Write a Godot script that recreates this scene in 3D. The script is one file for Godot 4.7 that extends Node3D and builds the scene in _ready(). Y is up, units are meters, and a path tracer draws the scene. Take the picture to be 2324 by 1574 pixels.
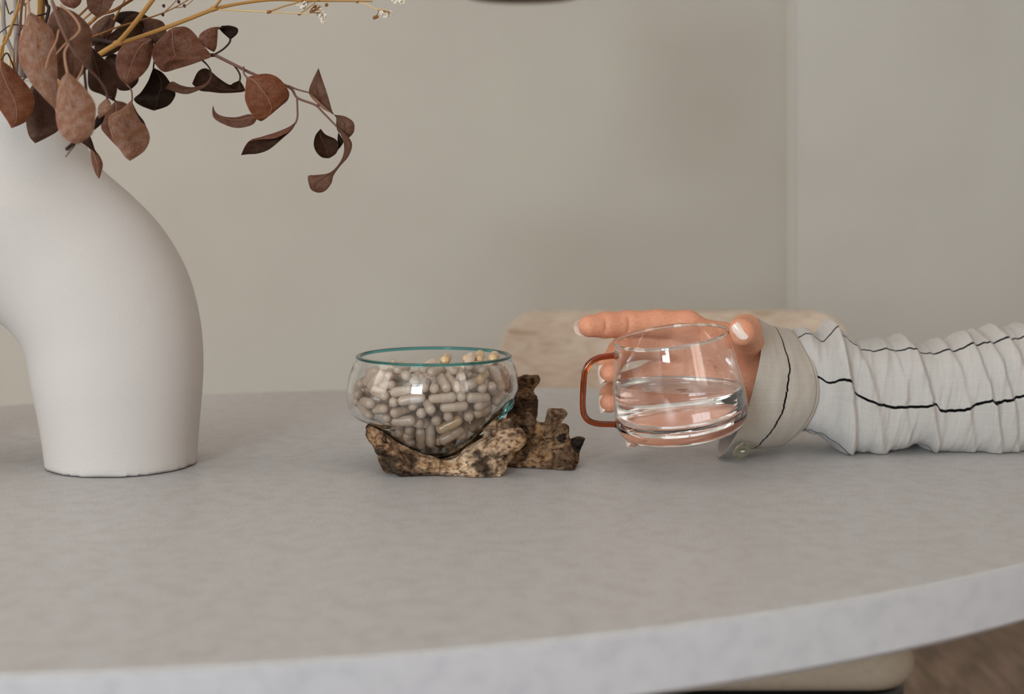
extends Node3D
# A dining table by a window: arched vase with dried eucalyptus, glass bowl of capsules melted over driftwood, an arm lifting a glass cup.

const F := 3400.0        # focal length in pixels of the 2324 x 1574 frame
const CX := 1162.0
const HY := 421.0        # row of the horizon (the lens is shifted, the camera is level)
const EYE := 0.963
const TOP := 0.75        # table top
var names := {}
var M := {}

func _ready() -> void:
	# ---- camera
	var cam := Camera3D.new()
	cam.name = "camera"
	add_child(cam)
	var lens := CameraAttributesPhysical.new()
	lens.frustum_focal_length = 50.0
	lens.exposure_aperture = 5.0
	lens.frustum_focus_distance = 1.105
	lens.frustum_near = 0.05
	lens.frustum_far = 60.0
	cam.attributes = lens
	cam.projection = Camera3D.PROJECTION_FRUSTUM
	cam.near = 0.05
	cam.far = 60.0
	cam.size = 1574.0 / F * 0.05
	cam.frustum_offset = Vector2(0, -(787.0 - HY) / F * 0.05)
	cam.position = Vector3(0, EYE, 0)
	cam.current = true
	# ---- sky and exposure
	var sky_mat := ProceduralSkyMaterial.new()
	sky_mat.sky_top_color = Color(0.80, 0.82, 0.86)
	sky_mat.sky_horizon_color = Color(0.90, 0.90, 0.90)
	sky_mat.ground_horizon_color = Color(0.70, 0.70, 0.68)
	sky_mat.ground_bottom_color = Color(0.45, 0.45, 0.42)
	var sky := Sky.new()
	sky.sky_material = sky_mat
	var env := Environment.new()
	env.background_mode = Environment.BG_SKY
	env.sky = sky
	env.tonemap_mode = Environment.TONE_MAPPER_LINEAR
	env.tonemap_exposure = 0.94
	env.sdfgi_enabled = true
	env.ssao_enabled = true
	env.ssil_enabled = true
	var we := WorldEnvironment.new()
	we.name = "environment"
	we.environment = env
	add_child(we)
	# ---- daylight: the window behind the camera, an unseen left window, added fill from right and roof
	daylight("window_daylight", Vector3(-2.0, 1.75, 4.14), Vector3(0, 0, 0), Vector2(1.5, 1.5), 24.0, Color(0.905, 0.965, 1.0))
	daylight("added_right_fill", Vector3(1.84, 1.60, 1.2), Vector3(0, 90, 0), Vector2(1.5, 1.3), 2.2, Color(1.0, 0.93, 0.86))  # added fill from the right for the vase's dark side
	daylight("unseen_side_daylight", Vector3(-2.94, 1.60, -1.1), Vector3(0, -90, 0), Vector2(2.9, 1.5), 4.2, Color(1.0, 0.94, 0.87))  # out of view, placed to light tabletop and back wall from the left
	daylight("added_roof_fill", Vector3(-0.4, 2.66, -0.95), Vector3(-90, 0, 0), Vector2(1.7, 1.7), 0.65, Color(1.0, 0.94, 0.87))  # added overhead fill to brighten the tabletop
	materials()
	build_room()
	build_table()
	build_chair()
	build_vase()
	build_bouquet()
	build_driftwood()
	build_bowl()
	build_capsules()
	build_cup()
	build_person()

func daylight(called: String, where: Vector3, turn: Vector3, size: Vector2, energy: float, tone: Color) -> void:
	var day := AreaLight3D.new()
	day.name = called
	day.area_size = size
	day.light_energy = energy
	day.light_color = tone
	day.position = where
	day.rotation_degrees = turn
	day.shadow_enabled = true
	day.area_range = 12.0
	add_child(day)

# ------------------------------------------------------------------ naming
func numbered(called: String) -> String:
	var n: int = names.get(called, 0)
	names[called] = n + 1
	return called if n == 0 else "%s_%03d" % [called, n]

func thing(called: String, label: String, category: String, group := "", where := Vector3.ZERO) -> Node3D:
	var o := Node3D.new()
	o.name = numbered(called)
	add_child(o)
	o.position = where
	tag(o, label, category, group)
	return o

func tag(o: Node, label: String, category: String, group := "") -> void:
	o.set_meta("label", label)
	o.set_meta("category", category)
	if group:
		o.set_meta("group", group)

# commits a mesh under a parent; points are world points, so the parent's place is taken off
func part(b: MB, called: String, m: Material, parent: Node = self) -> MeshInstance3D:
	var o := MeshInstance3D.new()
	o.name = numbered(called) if parent == self else called
	var off := Vector3.ZERO
	var p := parent
	while p is Node3D and p != self:
		off += p.position
		p = p.get_parent()
	o.mesh = b.commit(off)
	o.material_override = m
	parent.add_child(o, true)
	return o

func structure(b: MB, called: String, m: Material) -> MeshInstance3D:
	var o := part(b, called, m)
	o.set_meta("kind", "structure")
	return o

# ------------------------------------------------------------------ geometry helpers
func at(px: float, py: float, d: float) -> Vector3:
	return Vector3((px - CX) / F * d, EYE - (py - HY) / F * d, -d)

class MB:
	var v := PackedVector3Array()
	var n := PackedVector3Array()
	var uv := PackedVector2Array()
	var uv2 := PackedVector2Array()
	var c := PackedColorArray()
	var idx := PackedInt32Array()

	func commit(off := Vector3.ZERO) -> ArrayMesh:
		if off != Vector3.ZERO:
			for i in v.size():
				v[i] -= off
		var a := []
		a.resize(Mesh.ARRAY_MAX)
		a[Mesh.ARRAY_VERTEX] = v
		a[Mesh.ARRAY_NORMAL] = n
		if uv.size() == v.size():
			a[Mesh.ARRAY_TEX_UV] = uv
		if uv2.size() == v.size():
			a[Mesh.ARRAY_TEX_UV2] = uv2
		if c.size() == v.size():
			a[Mesh.ARRAY_COLOR] = c
		a[Mesh.ARRAY_INDEX] = idx
		var m := ArrayMesh.new()
		m.add_surface_from_arrays(Mesh.PRIMITIVE_TRIANGLES, a)
		return m

	func tri(a: Vector3, b: Vector3, d: Vector3, nn: Vector3, ua := Vector2.ZERO, ub := Vector2.ZERO, ud := Vector2.ZERO) -> void:
		var i := v.size()
		v.append_array([a, b, d])
		n.append_array([nn, nn, nn])
		uv.append_array([ua, ub, ud])
		if (d - a).cross(b - a).dot(nn) > 0:
			idx.append_array([i, i + 1, i + 2])
		else:
			idx.append_array([i, i + 2, i + 1])

	# rows of points; wrap: each row is a closed ring (first point not repeated); the side is chosen so that rings face away from their middles, or along «face»
	func grid(rows: Array, wrap := false, face := Vector3.ZERO, orient := 0.0) -> void:
		var nr := rows.size()
		var nc: int = rows[0].size()
		var base := v.size()
		var cols := nc + 1 if wrap else nc
		var nrm := []
		var score := 0.0
		for i in nr:
			var row: PackedVector3Array = rows[i]
			var up: PackedVector3Array = rows[min(i + 1, nr - 1)]
			var dn: PackedVector3Array = rows[max(i - 1, 0)]
			var mid := Vector3.ZERO
			if wrap:
				for p in row:
					mid += p
				mid /= nc
			var out := PackedVector3Array()
			var tiny := true
			for j in nc:
				var p1: Vector3
				var p0: Vector3
				if wrap:
					p1 = row[(j + 1) % nc]
					p0 = row[(j + nc - 1) % nc]
				else:
					p1 = row[min(j + 1, nc - 1)]
					p0 = row[max(j - 1, 0)]
				var tu := p1 - p0
				if tu.length_squared() > 1e-14:
					tiny = false
				var q := (up[j] - dn[j]).cross(tu)
				out.append(q.normalized() if q.length_squared() > 1e-26 else Vector3.ZERO)
				if wrap and i > 0 and i < nr - 1:
					score += out[j].dot((row[j] - mid).normalized())
				elif face != Vector3.ZERO:
					score += out[j].dot(face)
			if tiny:
				var other: PackedVector3Array = rows[i + 1] if i == 0 else rows[i - 1]
				var om := Vector3.ZERO
				for p in other:
					om += p
				var away := row[0] - om / nc
				var ring := Vector3.ZERO
				for j in nc:
					ring += (other[j] - row[0]).cross(other[(j + 1) % nc] - row[0])
				var d := ring.normalized()
				if absf(away.dot(d)) > 1e-7:
					d *= signf(away.dot(d))
				elif i == nr - 1:
					d = -d
				d = d if absf(away.dot(d)) > 1e-7 else d * -1.0
				for j in nc:
					out[j] = d
				nrm.append([out, absf(away.dot(d)) > 1e-7])
			else:
				nrm.append([out, false])
		var s := -1.0 if score < 0.0 else 1.0
		if orient != 0.0:
			s = orient
		for i in nr:
			var row: PackedVector3Array = rows[i]
			for j in cols:
				v.append(row[j % nc])
				var nn: Vector3 = nrm[i][0][j % nc]
				n.append(nn if nrm[i][1] else nn * s)
				uv.append(Vector2(float(j) / (cols - 1), float(i) / (nr - 1)))
		for i in nr - 1:
			for j in cols - 1:
				var a := base + i * cols + j
				var b := a + 1
				var d := a + cols
				var e := d + 1
				if s > 0:
					idx.append_array([a, b, e, a, e, d])
				else:
					idx.append_array([a, e, b, a, d, e])

	func fan(ring: PackedVector3Array, nn: Vector3) -> void:
		var mid := Vector3.ZERO
		for p in ring:
			mid += p
		mid /= ring.size()
		for j in ring.size():
			tri(mid, ring[j], ring[(j + 1) % ring.size()], nn)

	# a tube through points, rounded at both ends
	func tube(path: PackedVector3Array, radii: PackedFloat32Array, sides := 10, flat := 1.0) -> void:
		var rows := []
		var k := path.size()
		var t0 := (path[1] - path[0]).normalized()
		var side := t0.cross(Vector3.UP if absf(t0.y) < 0.9 else Vector3.RIGHT).normalized()
		for i in k:
			var t := (path[min(i + 1, k - 1)] - path[max(i - 1, 0)]).normalized()
			side = (side - t * side.dot(t)).normalized()
			var up := t.cross(side)
			var ring := PackedVector3Array()
			for j in sides:
				var a := TAU * j / sides
				ring.append(path[i] + (side * cos(a) + up * sin(a) * flat) * radii[i])
			if i == 0:
				rows.append(same(path[0] - t * radii[0] * 0.7, sides))
				rows.append(mixed(ring, path[0] - t * radii[0] * 0.5, 0.35))
			rows.append(ring)
			if i == k - 1:
				rows.append(mixed(ring, path[i] + t * radii[i] * 0.5, 0.35))
				rows.append(same(path[i] + t * radii[i] * 0.7, sides))
		grid(rows, true)

	func same(p: Vector3, k: int) -> PackedVector3Array:
		var r := PackedVector3Array()
		r.resize(k)
		r.fill(p)
		return r

	func mixed(ring: PackedVector3Array, p: Vector3, t: float) -> PackedVector3Array:
		var mid := Vector3.ZERO
		for q in ring:
			mid += q
		mid /= ring.size()
		var r := PackedVector3Array()
		for q in ring:
			r.append(p + (q - mid) * (1.0 - t))
		return r

	# an outline in a plane (origin o, axes x and y), extruded along z from 0 to h, its edges eased
	func prism(outline: PackedVector2Array, o: Vector3, x: Vector3, y: Vector3, h: float, ease := 0.002) -> void:
		var z := x.cross(y).normalized()
		var mid := Vector2.ZERO
		for p in outline:
			mid += p
		mid /= outline.size()
		var small := PackedVector2Array()
		var k := outline.size()
		for i in k:
			var t := (outline[(i + 1) % k] - outline[(i + k - 1) % k]).normalized()
			var q := Vector2(t.y, -t.x)
			if q.dot(outline[i] - mid) > 0:
				q = -q
			small.append(outline[i] + q * ease)
		var rows := []
		for st in [[small, 0.0], [outline, ease], [outline, ease * 2.0], [outline, h - ease * 2.0], [outline, h - ease], [small, h]]:
			var ring := PackedVector3Array()
			for p in st[0]:
				ring.append(o + x * p.x + y * p.y + z * st[1])
			rows.append(ring)
		grid(rows, true)
		fan(rows[0], -z)
		fan(rows[5], z)

	func box(lo: Vector3, hi: Vector3) -> void:
		var s := hi - lo
		for ax in 3:
			for sg in [0, 1]:
				var nn := Vector3.ZERO
				nn[ax] = 1.0 if sg else -1.0
				var p := lo
				if sg:
					p[ax] = hi[ax]
				var a := Vector3.ZERO
				var b := Vector3.ZERO
				a[(ax + 1) % 3] = s[(ax + 1) % 3]
				b[(ax + 2) % 3] = s[(ax + 2) % 3]
				tri(p, p + a, p + a + b, nn, Vector2(0, 0), Vector2(1, 0), Vector2(1, 1))
				tri(p, p + a + b, p + b, nn, Vector2(0, 0), Vector2(1, 1), Vector2(0, 1))

func lathe(b: MB, profile: PackedVector2Array, o: Vector3, axis: Vector3, sides := 64) -> void:
	var x := axis.cross(Vector3.FORWARD).normalized()
	var z := axis.cross(x)
	var rows := []
	for p in profile:
		var ring := PackedVector3Array()
		for j in sides:
			var a := TAU * j / sides
			ring.append(o + axis * p.y + (x * cos(a) + z * sin(a)) * p.x)
		rows.append(ring)
	b.grid(rows, true, Vector3.ZERO, -1.0)

func spline(pts: PackedVector3Array, per: int) -> PackedVector3Array:
	var out := PackedVector3Array()
	var k := pts.size()
	for i in k - 1:
		var a := pts[max(i - 1, 0)]
		var d := pts[min(i + 2, k - 1)]
		for s in per:
			out.append(pts[i].cubic_interpolate(pts[i + 1], a, d, float(s) / per))
	out.append(pts[k - 1])
	return out

func curve_of(tab: Array, x: float) -> float:   # piecewise cubic through [x, y] pairs
	var k := tab.size()
	if x <= tab[0][0]:
		return tab[0][1]
	for i in k - 1:
		if x <= tab[i + 1][0]:
			var t: float = (x - tab[i][0]) / (tab[i + 1][0] - tab[i][0])
			return cubic_interpolate(tab[i][1], tab[i + 1][1], tab[max(i - 1, 0)][1], tab[min(i + 2, k - 1)][1], t)
	return tab[k - 1][1]

# ------------------------------------------------------------------ distance fields and surface nets
class Field:
	var lo: Vector3
	var cell: float
	var nx: int
	var ny: int
	var nz: int
	var f := PackedFloat32Array()

	func _init(a: Vector3, b: Vector3, h: float) -> void:
		lo = a
		cell = h
		nx = int(ceil((b.x - a.x) / h)) + 1
		ny = int(ceil((b.y - a.y) / h)) + 1
		nz = int(ceil((b.z - a.z) / h)) + 1
		f.resize(nx * ny * nz)
		f.fill(0.05)

	func span(p: Vector3, q: Vector3, m: float) -> Array:
		var a := (Vector3(minf(p.x, q.x), minf(p.y, q.y), minf(p.z, q.z)) - Vector3(m, m, m) - lo) / cell
		var b := (Vector3(maxf(p.x, q.x), maxf(p.y, q.y), maxf(p.z, q.z)) + Vector3(m, m, m) - lo) / cell
		return [maxi(int(floor(a.x)), 0), mini(int(ceil(b.x)), nx - 1), maxi(int(floor(a.y)), 0), mini(int(ceil(b.y)), ny - 1), maxi(int(floor(a.z)), 0), mini(int(ceil(b.z)), nz - 1)]

	# a tapered capsule, joined with a smooth minimum of reach k; cut: taken away instead
	func bone(p: Vector3, q: Vector3, rp: float, rq: float, k := 0.004, cut := false) -> void:
		var s := span(p, q, maxf(rp, rq) + k + cell * 3.0)
		var ab := q - p
		var l2 := maxf(ab.length_squared(), 1e-12)
		for iz in range(s[4], s[5] + 1):
			var z := lo.z + iz * cell
			for iy in range(s[2], s[3] + 1):
				var y := lo.y + iy * cell
				var o := (iz * ny + iy) * nx
				for ix in range(s[0], s[1] + 1):
					var w := Vector3(lo.x + ix * cell, y, z) - p
					var t := clampf(w.dot(ab) / l2, 0.0, 1.0)
					var d := (w - ab * t).length() - lerpf(rp, rq, t)
					var g := f[o + ix]
					if cut:
						d = -d
						var hc := maxf(k - absf(g - d), 0.0) / k
						f[o + ix] = maxf(g, d) + hc * hc * k * 0.25
					else:
						var h := maxf(k - absf(g - d), 0.0) / k
						f[o + ix] = minf(g, d) - h * h * k * 0.25

	func slab(y0: float, y1: float) -> void:
		for iz in nz:
			for iy in ny:
				var y := lo.y + iy * cell
				var g := maxf(y0 - y, y - y1)
				if g > -cell * 2.0:
					var o := (iz * ny + iy) * nx
					for ix in nx:
						f[o + ix] = maxf(f[o + ix], g)

	func nets(b: MB) -> void:
		var cellv := PackedInt32Array()
		cellv.resize(nx * ny * nz)
		cellv.fill(-1)
		var sx := 1
		var sy := nx
		var sz := nx * ny
		var off := PackedInt32Array([0, sx, sy, sx + sy, sz, sx + sz, sy + sz, sx + sy + sz])
		var edges := PackedInt32Array([0, 1, 2, 3, 4, 5, 6, 7, 0, 2, 1, 3, 4, 6, 5, 7, 0, 4, 1, 5, 2, 6, 3, 7])
		for iz in nz - 1:
			for iy in ny - 1:
				for ix in nx - 1:
					var o := iz * sz + iy * sy + ix
					var f0 := f[o]
					if absf(f0) > cell * 7.0:
						continue
					var inside := 0
					for k in 8:
						if f[o + off[k]] < 0.0:
							inside += 1
					if inside == 0 or inside == 8:
						continue
					var sum := Vector3.ZERO
					var cnt := 0
					for e in 12:
						var k0 := edges[e * 2]
						var k1 := edges[e * 2 + 1]
						var a := f[o + off[k0]]
						var c := f[o + off[k1]]
						if (a < 0.0) != (c < 0.0):
							var t := a / (a - c)
							var p0 := Vector3(k0 & 1, (k0 >> 1) & 1, k0 >> 2)
							var p1 := Vector3(k1 & 1, (k1 >> 1) & 1, k1 >> 2)
							sum += p0.lerp(p1, t)
							cnt += 1
					sum /= cnt
					# gradient inside the cell
					var gx := 0.0
					var gy := 0.0
					var gz := 0.0
					for k in 8:
						var val := f[o + off[k]]
						var wx := sum.x if k & 1 else 1.0 - sum.x
						var wy := sum.y if (k >> 1) & 1 else 1.0 - sum.y
						var wz := sum.z if k >> 2 else 1.0 - sum.z
						gx += val * wy * wz * (1.0 if k & 1 else -1.0)
						gy += val * wx * wz * (1.0 if (k >> 1) & 1 else -1.0)
						gz += val * wx * wy * (1.0 if k >> 2 else -1.0)
					cellv[o] = b.v.size()
					b.v.append(lo + (Vector3(ix, iy, iz) + sum) * cell)
					b.n.append(Vector3(gx, gy, gz).normalized())
		for iz in range(1, nz - 1):
			for iy in range(1, ny - 1):
				for ix in range(1, nx - 1):
					var o := iz * sz + iy * sy + ix
					var a := f[o]
					if absf(a) > cell * 7.0:
						continue
					var ins := a < 0.0
					if (f[o + sx] < 0.0) != ins:
						quad(b, cellv[o], cellv[o - sy], cellv[o - sy - sz], cellv[o - sz], ins)
					if (f[o + sy] < 0.0) != ins:
						quad(b, cellv[o], cellv[o - sz], cellv[o - sz - sx], cellv[o - sx], ins)
					if (f[o + sz] < 0.0) != ins:
						quad(b, cellv[o], cellv[o - sx], cellv[o - sx - sy], cellv[o - sy], ins)

	func quad(b: MB, i0: int, i1: int, i2: int, i3: int, flip: bool) -> void:
		if i0 < 0 or i1 < 0 or i2 < 0 or i3 < 0:
			return
		if flip:
			b.idx.append_array([i0, i2, i1, i0, i3, i2])
		else:
			b.idx.append_array([i0, i1, i2, i0, i2, i3])

# ------------------------------------------------------------------ materials
func mat(color: Color, rough := 0.8, spec := 0.5) -> StandardMaterial3D:
	var m := StandardMaterial3D.new()
	m.albedo_color = color
	m.roughness = rough
	m.metallic_specular = spec
	return m

func noise_tex(freq: float, stops: Array, size := 512, kind := FastNoiseLite.TYPE_SIMPLEX_SMOOTH, octaves := 4, sd := 1, normal := false, strength := 4.0) -> NoiseTexture2D:
	var n := FastNoiseLite.new()
	n.seed = sd
	n.noise_type = kind
	n.frequency = freq
	n.fractal_octaves = octaves
	var t := NoiseTexture2D.new()
	t.width = size
	t.height = size
	t.seamless = true
	t.noise = n
	if normal:
		t.as_normal_map = true
		t.bump_strength = strength
	elif stops.size():
		var g := Gradient.new()
		var offs := PackedFloat32Array()
		var cols := PackedColorArray()
		for s in stops:
			offs.append(s[0])
			cols.append(s[1])
		g.offsets = offs
		g.colors = cols
		t.color_ramp = g
	return t

func tri_map(m: StandardMaterial3D, per_metre: Vector3, world := false) -> StandardMaterial3D:
	m.uv1_triplanar = true
	m.uv1_world_triplanar = world
	m.uv1_scale = per_metre
	m.uv1_triplanar_sharpness = 4.0
	return m

func detail(m: StandardMaterial3D, t: Texture2D, per_metre: Vector3, world := false) -> void:
	m.detail_enabled = true
	m.detail_albedo = t
	m.detail_blend_mode = BaseMaterial3D.BLEND_MODE_MUL
	m.detail_uv_layer = BaseMaterial3D.DETAIL_UV_2
	m.uv2_triplanar = true
	m.uv2_world_triplanar = world
	m.uv2_scale = per_metre

func grey(v: float) -> Color:
	return Color(v, v, v)

func materials() -> void:
	var w := mat(Color(0.73, 0.705, 0.665), 0.9, 0.3)
	w.albedo_texture = noise_tex(0.006, [[0.0, Color(0.965, 0.955, 0.95)], [0.5, Color(0.985, 0.98, 0.98)], [1.0, Color(1, 1, 1)]], 512, FastNoiseLite.TYPE_SIMPLEX_SMOOTH, 3, 5)
	tri_map(w, Vector3(0.5, 0.5, 0.5), true)
	M.wall = w
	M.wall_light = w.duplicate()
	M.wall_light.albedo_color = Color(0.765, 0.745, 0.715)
	M.bead = mat(Color(0.775, 0.755, 0.72), 0.85, 0.3)
	M.ceiling = mat(Color(0.86, 0.85, 0.83), 0.95, 0.2)
	M.trim = mat(Color(0.85, 0.84, 0.81), 0.6)
	var fl := mat(Color(0.57, 0.475, 0.405), 0.5)
	fl.albedo_texture = noise_tex(0.02, [[0.2, Color(0.72, 0.70, 0.68)], [0.8, Color(1, 1, 1)]], 512, FastNoiseLite.TYPE_SIMPLEX_SMOOTH, 5, 9)
	tri_map(fl, Vector3(4.0, 1.0, 0.6), true)
	M.floor = fl
	M.window_glass = mat(Color(1, 1, 1, 0.02), 0.02)
	M.window_glass.transparency = BaseMaterial3D.TRANSPARENCY_ALPHA
	# table: fine mottled concrete-look laminate
	var t := mat(Color(0.735, 0.725, 0.725), 0.43, 0.5)
	t.albedo_texture = noise_tex(0.011, [[0.15, Color(0.945, 0.935, 0.92)], [0.45, Color(0.98, 0.972, 0.965)], [0.6, Color(0.985, 0.985, 0.98)], [0.9, Color(1, 1, 1)]], 1024, FastNoiseLite.TYPE_SIMPLEX_SMOOTH, 6, 21)
	tri_map(t, Vector3(4.2, 4.2, 4.2), true)
	detail(t, noise_tex(0.09, [[0.2, grey(0.90)], [0.45, grey(0.98)], [0.8, grey(1.0)]], 512, FastNoiseLite.TYPE_SIMPLEX_SMOOTH, 4, 3), Vector3(9, 9, 9), true)
	M.table = t
	var te := mat(Color(0.715, 0.705, 0.72), 0.5, 0.45)
	te.albedo_texture = noise_tex(0.015, [[0.1, Color(0.94, 0.94, 0.945)], [0.45, Color(0.98, 0.98, 0.98)], [0.9, Color(1, 1, 1)]], 512, FastNoiseLite.TYPE_SIMPLEX_SMOOTH, 6, 22)
	tri_map(te, Vector3(7, 7, 7), true)
	M.table_edge = te
	M.metal_black = mat(Color(0.09, 0.085, 0.08), 0.45)
	M.steel = mat(Color(0.62, 0.61, 0.6), 0.35)
	M.steel.metallic = 0.8
	# pale ply of the chair
	var p := mat(Color(0.765, 0.69, 0.62), 0.5, 0.4)
	p.albedo_texture = noise_tex(0.012, [[0.2, Color(0.84, 0.79, 0.74)], [0.36, Color(0.99, 0.985, 0.98)], [0.47, Color(0.90, 0.865, 0.83)], [0.58, Color(1, 1, 1)], [0.7, Color(0.93, 0.9, 0.87)], [0.85, Color(1, 1, 1)]], 512, FastNoiseLite.TYPE_SIMPLEX_SMOOTH, 3, 34)
	tri_map(p, Vector3(0.9, 5.5, 0.9))
	M.ply = p
	var cu := mat(Color(0.63, 0.57, 0.505), 0.95, 0.2)  # darkened: the shade under the table is put into its colour
	cu.albedo_texture = noise_tex(0.05, [[0.2, grey(0.96)], [0.8, grey(1)]], 256, FastNoiseLite.TYPE_SIMPLEX_SMOOTH, 4, 8)
	tri_map(cu, Vector3(6, 6, 6))
	M.cushion = cu
	# bisque ceramic of the vase
	var v := mat(Color(0.75, 0.72, 0.70), 0.85, 0.3)
	v.albedo_texture = noise_tex(0.16, [[0.0, grey(0.80)], [0.19, grey(0.90)], [0.24, grey(0.988)], [0.7, grey(1)]], 1024, FastNoiseLite.TYPE_SIMPLEX_SMOOTH, 3, 77)
	v.heightmap_enabled = true
	v.heightmap_texture = noise_tex(0.12, [], 512, FastNoiseLite.TYPE_SIMPLEX_SMOOTH, 4, 13)
	v.heightmap_scale = 0.012
	tri_map(v, Vector3(7, 7, 7))
	M.vase = v
	# dried leaves; their pale and dark tones partly hold light and shade
	var lt := leaf_texture()
	var shades := {"leaf_pink": Color(0.60, 0.435, 0.35), "leaf_red": Color(0.465, 0.29, 0.21), "leaf_brown": Color(0.41, 0.265, 0.185), "leaf_umber": Color(0.32, 0.20, 0.13), "leaf_dark": Color(0.24, 0.15, 0.095), "leaf_black": Color(0.16, 0.098, 0.06), "leaf_rust": Color(0.48, 0.27, 0.155)}
	for k in shades:
		var m := mat(shades[k], 0.62, 0.2 if k in ["leaf_dark", "leaf_black"] else 0.35)
		m.albedo_texture = lt
		m.heightmap_enabled = true
		m.heightmap_texture = lt
		m.heightmap_scale = 0.02
		m.backlight_enabled = true
		m.backlight = Color(0.16, 0.10, 0.06)
		M[k] = m
	M.stalk = mat(Color(0.60, 0.45, 0.36), 0.7, 0.3)
	M.rib = mat(Color(0.56, 0.41, 0.325), 0.7, 0.3)
	M.rib_dark = mat(Color(0.30, 0.20, 0.15), 0.7, 0.3)
	M.twig = mat(Color(0.42, 0.30, 0.26), 0.75, 0.3)
	M.twig_dark = mat(Color(0.22, 0.155, 0.14), 0.75, 0.3)
	M.twig_grey = mat(Color(0.52, 0.48, 0.46), 0.85, 0.3)
	M.straw = mat(Color(0.60, 0.43, 0.205), 0.6, 0.4)
	M.straw_dark = mat(Color(0.49, 0.31, 0.125), 0.6, 0.4)
	M.straw_pale = mat(Color(0.78, 0.66, 0.45), 0.7, 0.4)
	M.petal = mat(Color(0.96, 0.93, 0.88), 0.9, 0.2)
	M.petal.backlight_enabled = true
	M.petal.backlight = Color(0.7, 0.68, 0.64)
	# driftwood
	var d := mat(Color(1, 1, 1), 0.85, 0.25)
	d.vertex_color_use_as_albedo = true
	d.albedo_texture = noise_tex(0.014, [[0.15, Color(0.50, 0.43, 0.38)], [0.38, Color(0.80, 0.75, 0.71)], [0.55, Color(0.96, 0.94, 0.92)], [0.8, Color(1, 1, 1)]], 512, FastNoiseLite.TYPE_SIMPLEX_SMOOTH, 6, 41)
	d.heightmap_enabled = true
	d.heightmap_texture = noise_tex(0.02, [], 512, FastNoiseLite.TYPE_SIMPLEX_SMOOTH, 6, 41)
	d.heightmap_scale = 0.14
	tri_map(d, Vector3(24, 34, 24))
	M.driftwood = d
	# glass, water
	M.glass = glass(Color(0.985, 1.0, 0.995), 0.05)
	M.bowl_glass = glass(Color(0.997, 1.0, 1.0), 0.05)
	M.teal_glass = glass(Color(0.44, 0.78, 0.79), 0.05)
	M.amber_glass = glass(Color(0.66, 0.30, 0.04), 0.05)
	M.pane_glass = mat(Color(0.96, 0.98, 0.98, 0.0), 0.0, 0.5)
	M.pane_glass.transparency = BaseMaterial3D.TRANSPARENCY_ALPHA
	M.water = glass(Color(1, 1, 1), 0.033)
	# capsules
	var sp := noise_tex(0.16, [[0.15, grey(0.74)], [0.45, grey(0.95)], [0.8, grey(1.0)]], 256, FastNoiseLite.TYPE_SIMPLEX_SMOOTH, 4, 55)
	for k in [["capsule", Color(0.80, 0.69, 0.60)], ["capsule_cap", Color(0.83, 0.73, 0.64)], ["capsule_tan", Color(0.83, 0.68, 0.49)]]:
		var m := mat(k[1], 0.5, 0.5)
		m.albedo_texture = sp
		m.clearcoat_enabled = true
		m.clearcoat = 1.0
		m.clearcoat_roughness = 0.14
		tri_map(m, Vector3(60, 60, 60))
		M[k[0]] = m
	# skin and nails
	var s := mat(Color(0.81, 0.565, 0.445), 0.5, 0.4)
	s.albedo_texture = noise_tex(0.03, [[0.2, Color(0.95, 0.91, 0.89)], [0.5, Color(0.985, 0.97, 0.965)], [0.8, Color(1, 1, 1)]], 512, FastNoiseLite.TYPE_SIMPLEX_SMOOTH, 5, 62)
	s.heightmap_enabled = true
	s.heightmap_texture = noise_tex(0.09, [], 512, FastNoiseLite.TYPE_CELLULAR, 3, 63)
	s.heightmap_scale = 0.008
	s.subsurf_scatter_enabled = true
	s.subsurf_scatter_strength = 0.12
	tri_map(s, Vector3(22, 22, 22))
	M.skin = s
	M.nail = mat(Color(0.86, 0.77, 0.72), 0.22, 0.5)
	# linen
	var weave := weave_texture()
	for k in [["linen", stripe_texture()], ["cuff_linen", cuff_texture()]]:
		var m := mat(Color(0.80, 0.783, 0.775), 0.95, 0.15)
		m.albedo_texture = k[1]
		m.detail_enabled = true
		m.detail_albedo = weave
		m.detail_blend_mode = BaseMaterial3D.BLEND_MODE_MUL
		m.detail_uv_layer = BaseMaterial3D.DETAIL_UV_2
		m.rim_enabled = true
		m.rim = 0.25
		M[k[0]] = m
	M.cuff_linen.albedo_color = Color(0.77, 0.735, 0.70)
	M.button = mat(Color(0.52, 0.50, 0.45), 0.28, 0.6)
	M.button.albedo_texture = noise_tex(0.02, [[0.3, Color(0.75, 0.68, 0.6)], [0.5, Color(1, 0.98, 0.92)], [0.56, Color(0.66, 0.86, 0.84)], [0.64, Color(0.95, 0.9, 0.82)]], 128, FastNoiseLite.TYPE_SIMPLEX_SMOOTH, 2, 4)
	tri_map(M.button, Vector3(30, 70, 30))
	M.thread = mat(Color(0.85, 0.82, 0.78), 0.9)
	M.lamp = mat(Color(0.62, 0.57, 0.53), 0.7)

func glass(c: Color, scale: float) -> StandardMaterial3D:
	var m := mat(Color(c.r, c.g, c.b, 0.0), 0.0, 0.5)
	m.refraction_enabled = true
	m.refraction_scale = scale
	return m

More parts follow.
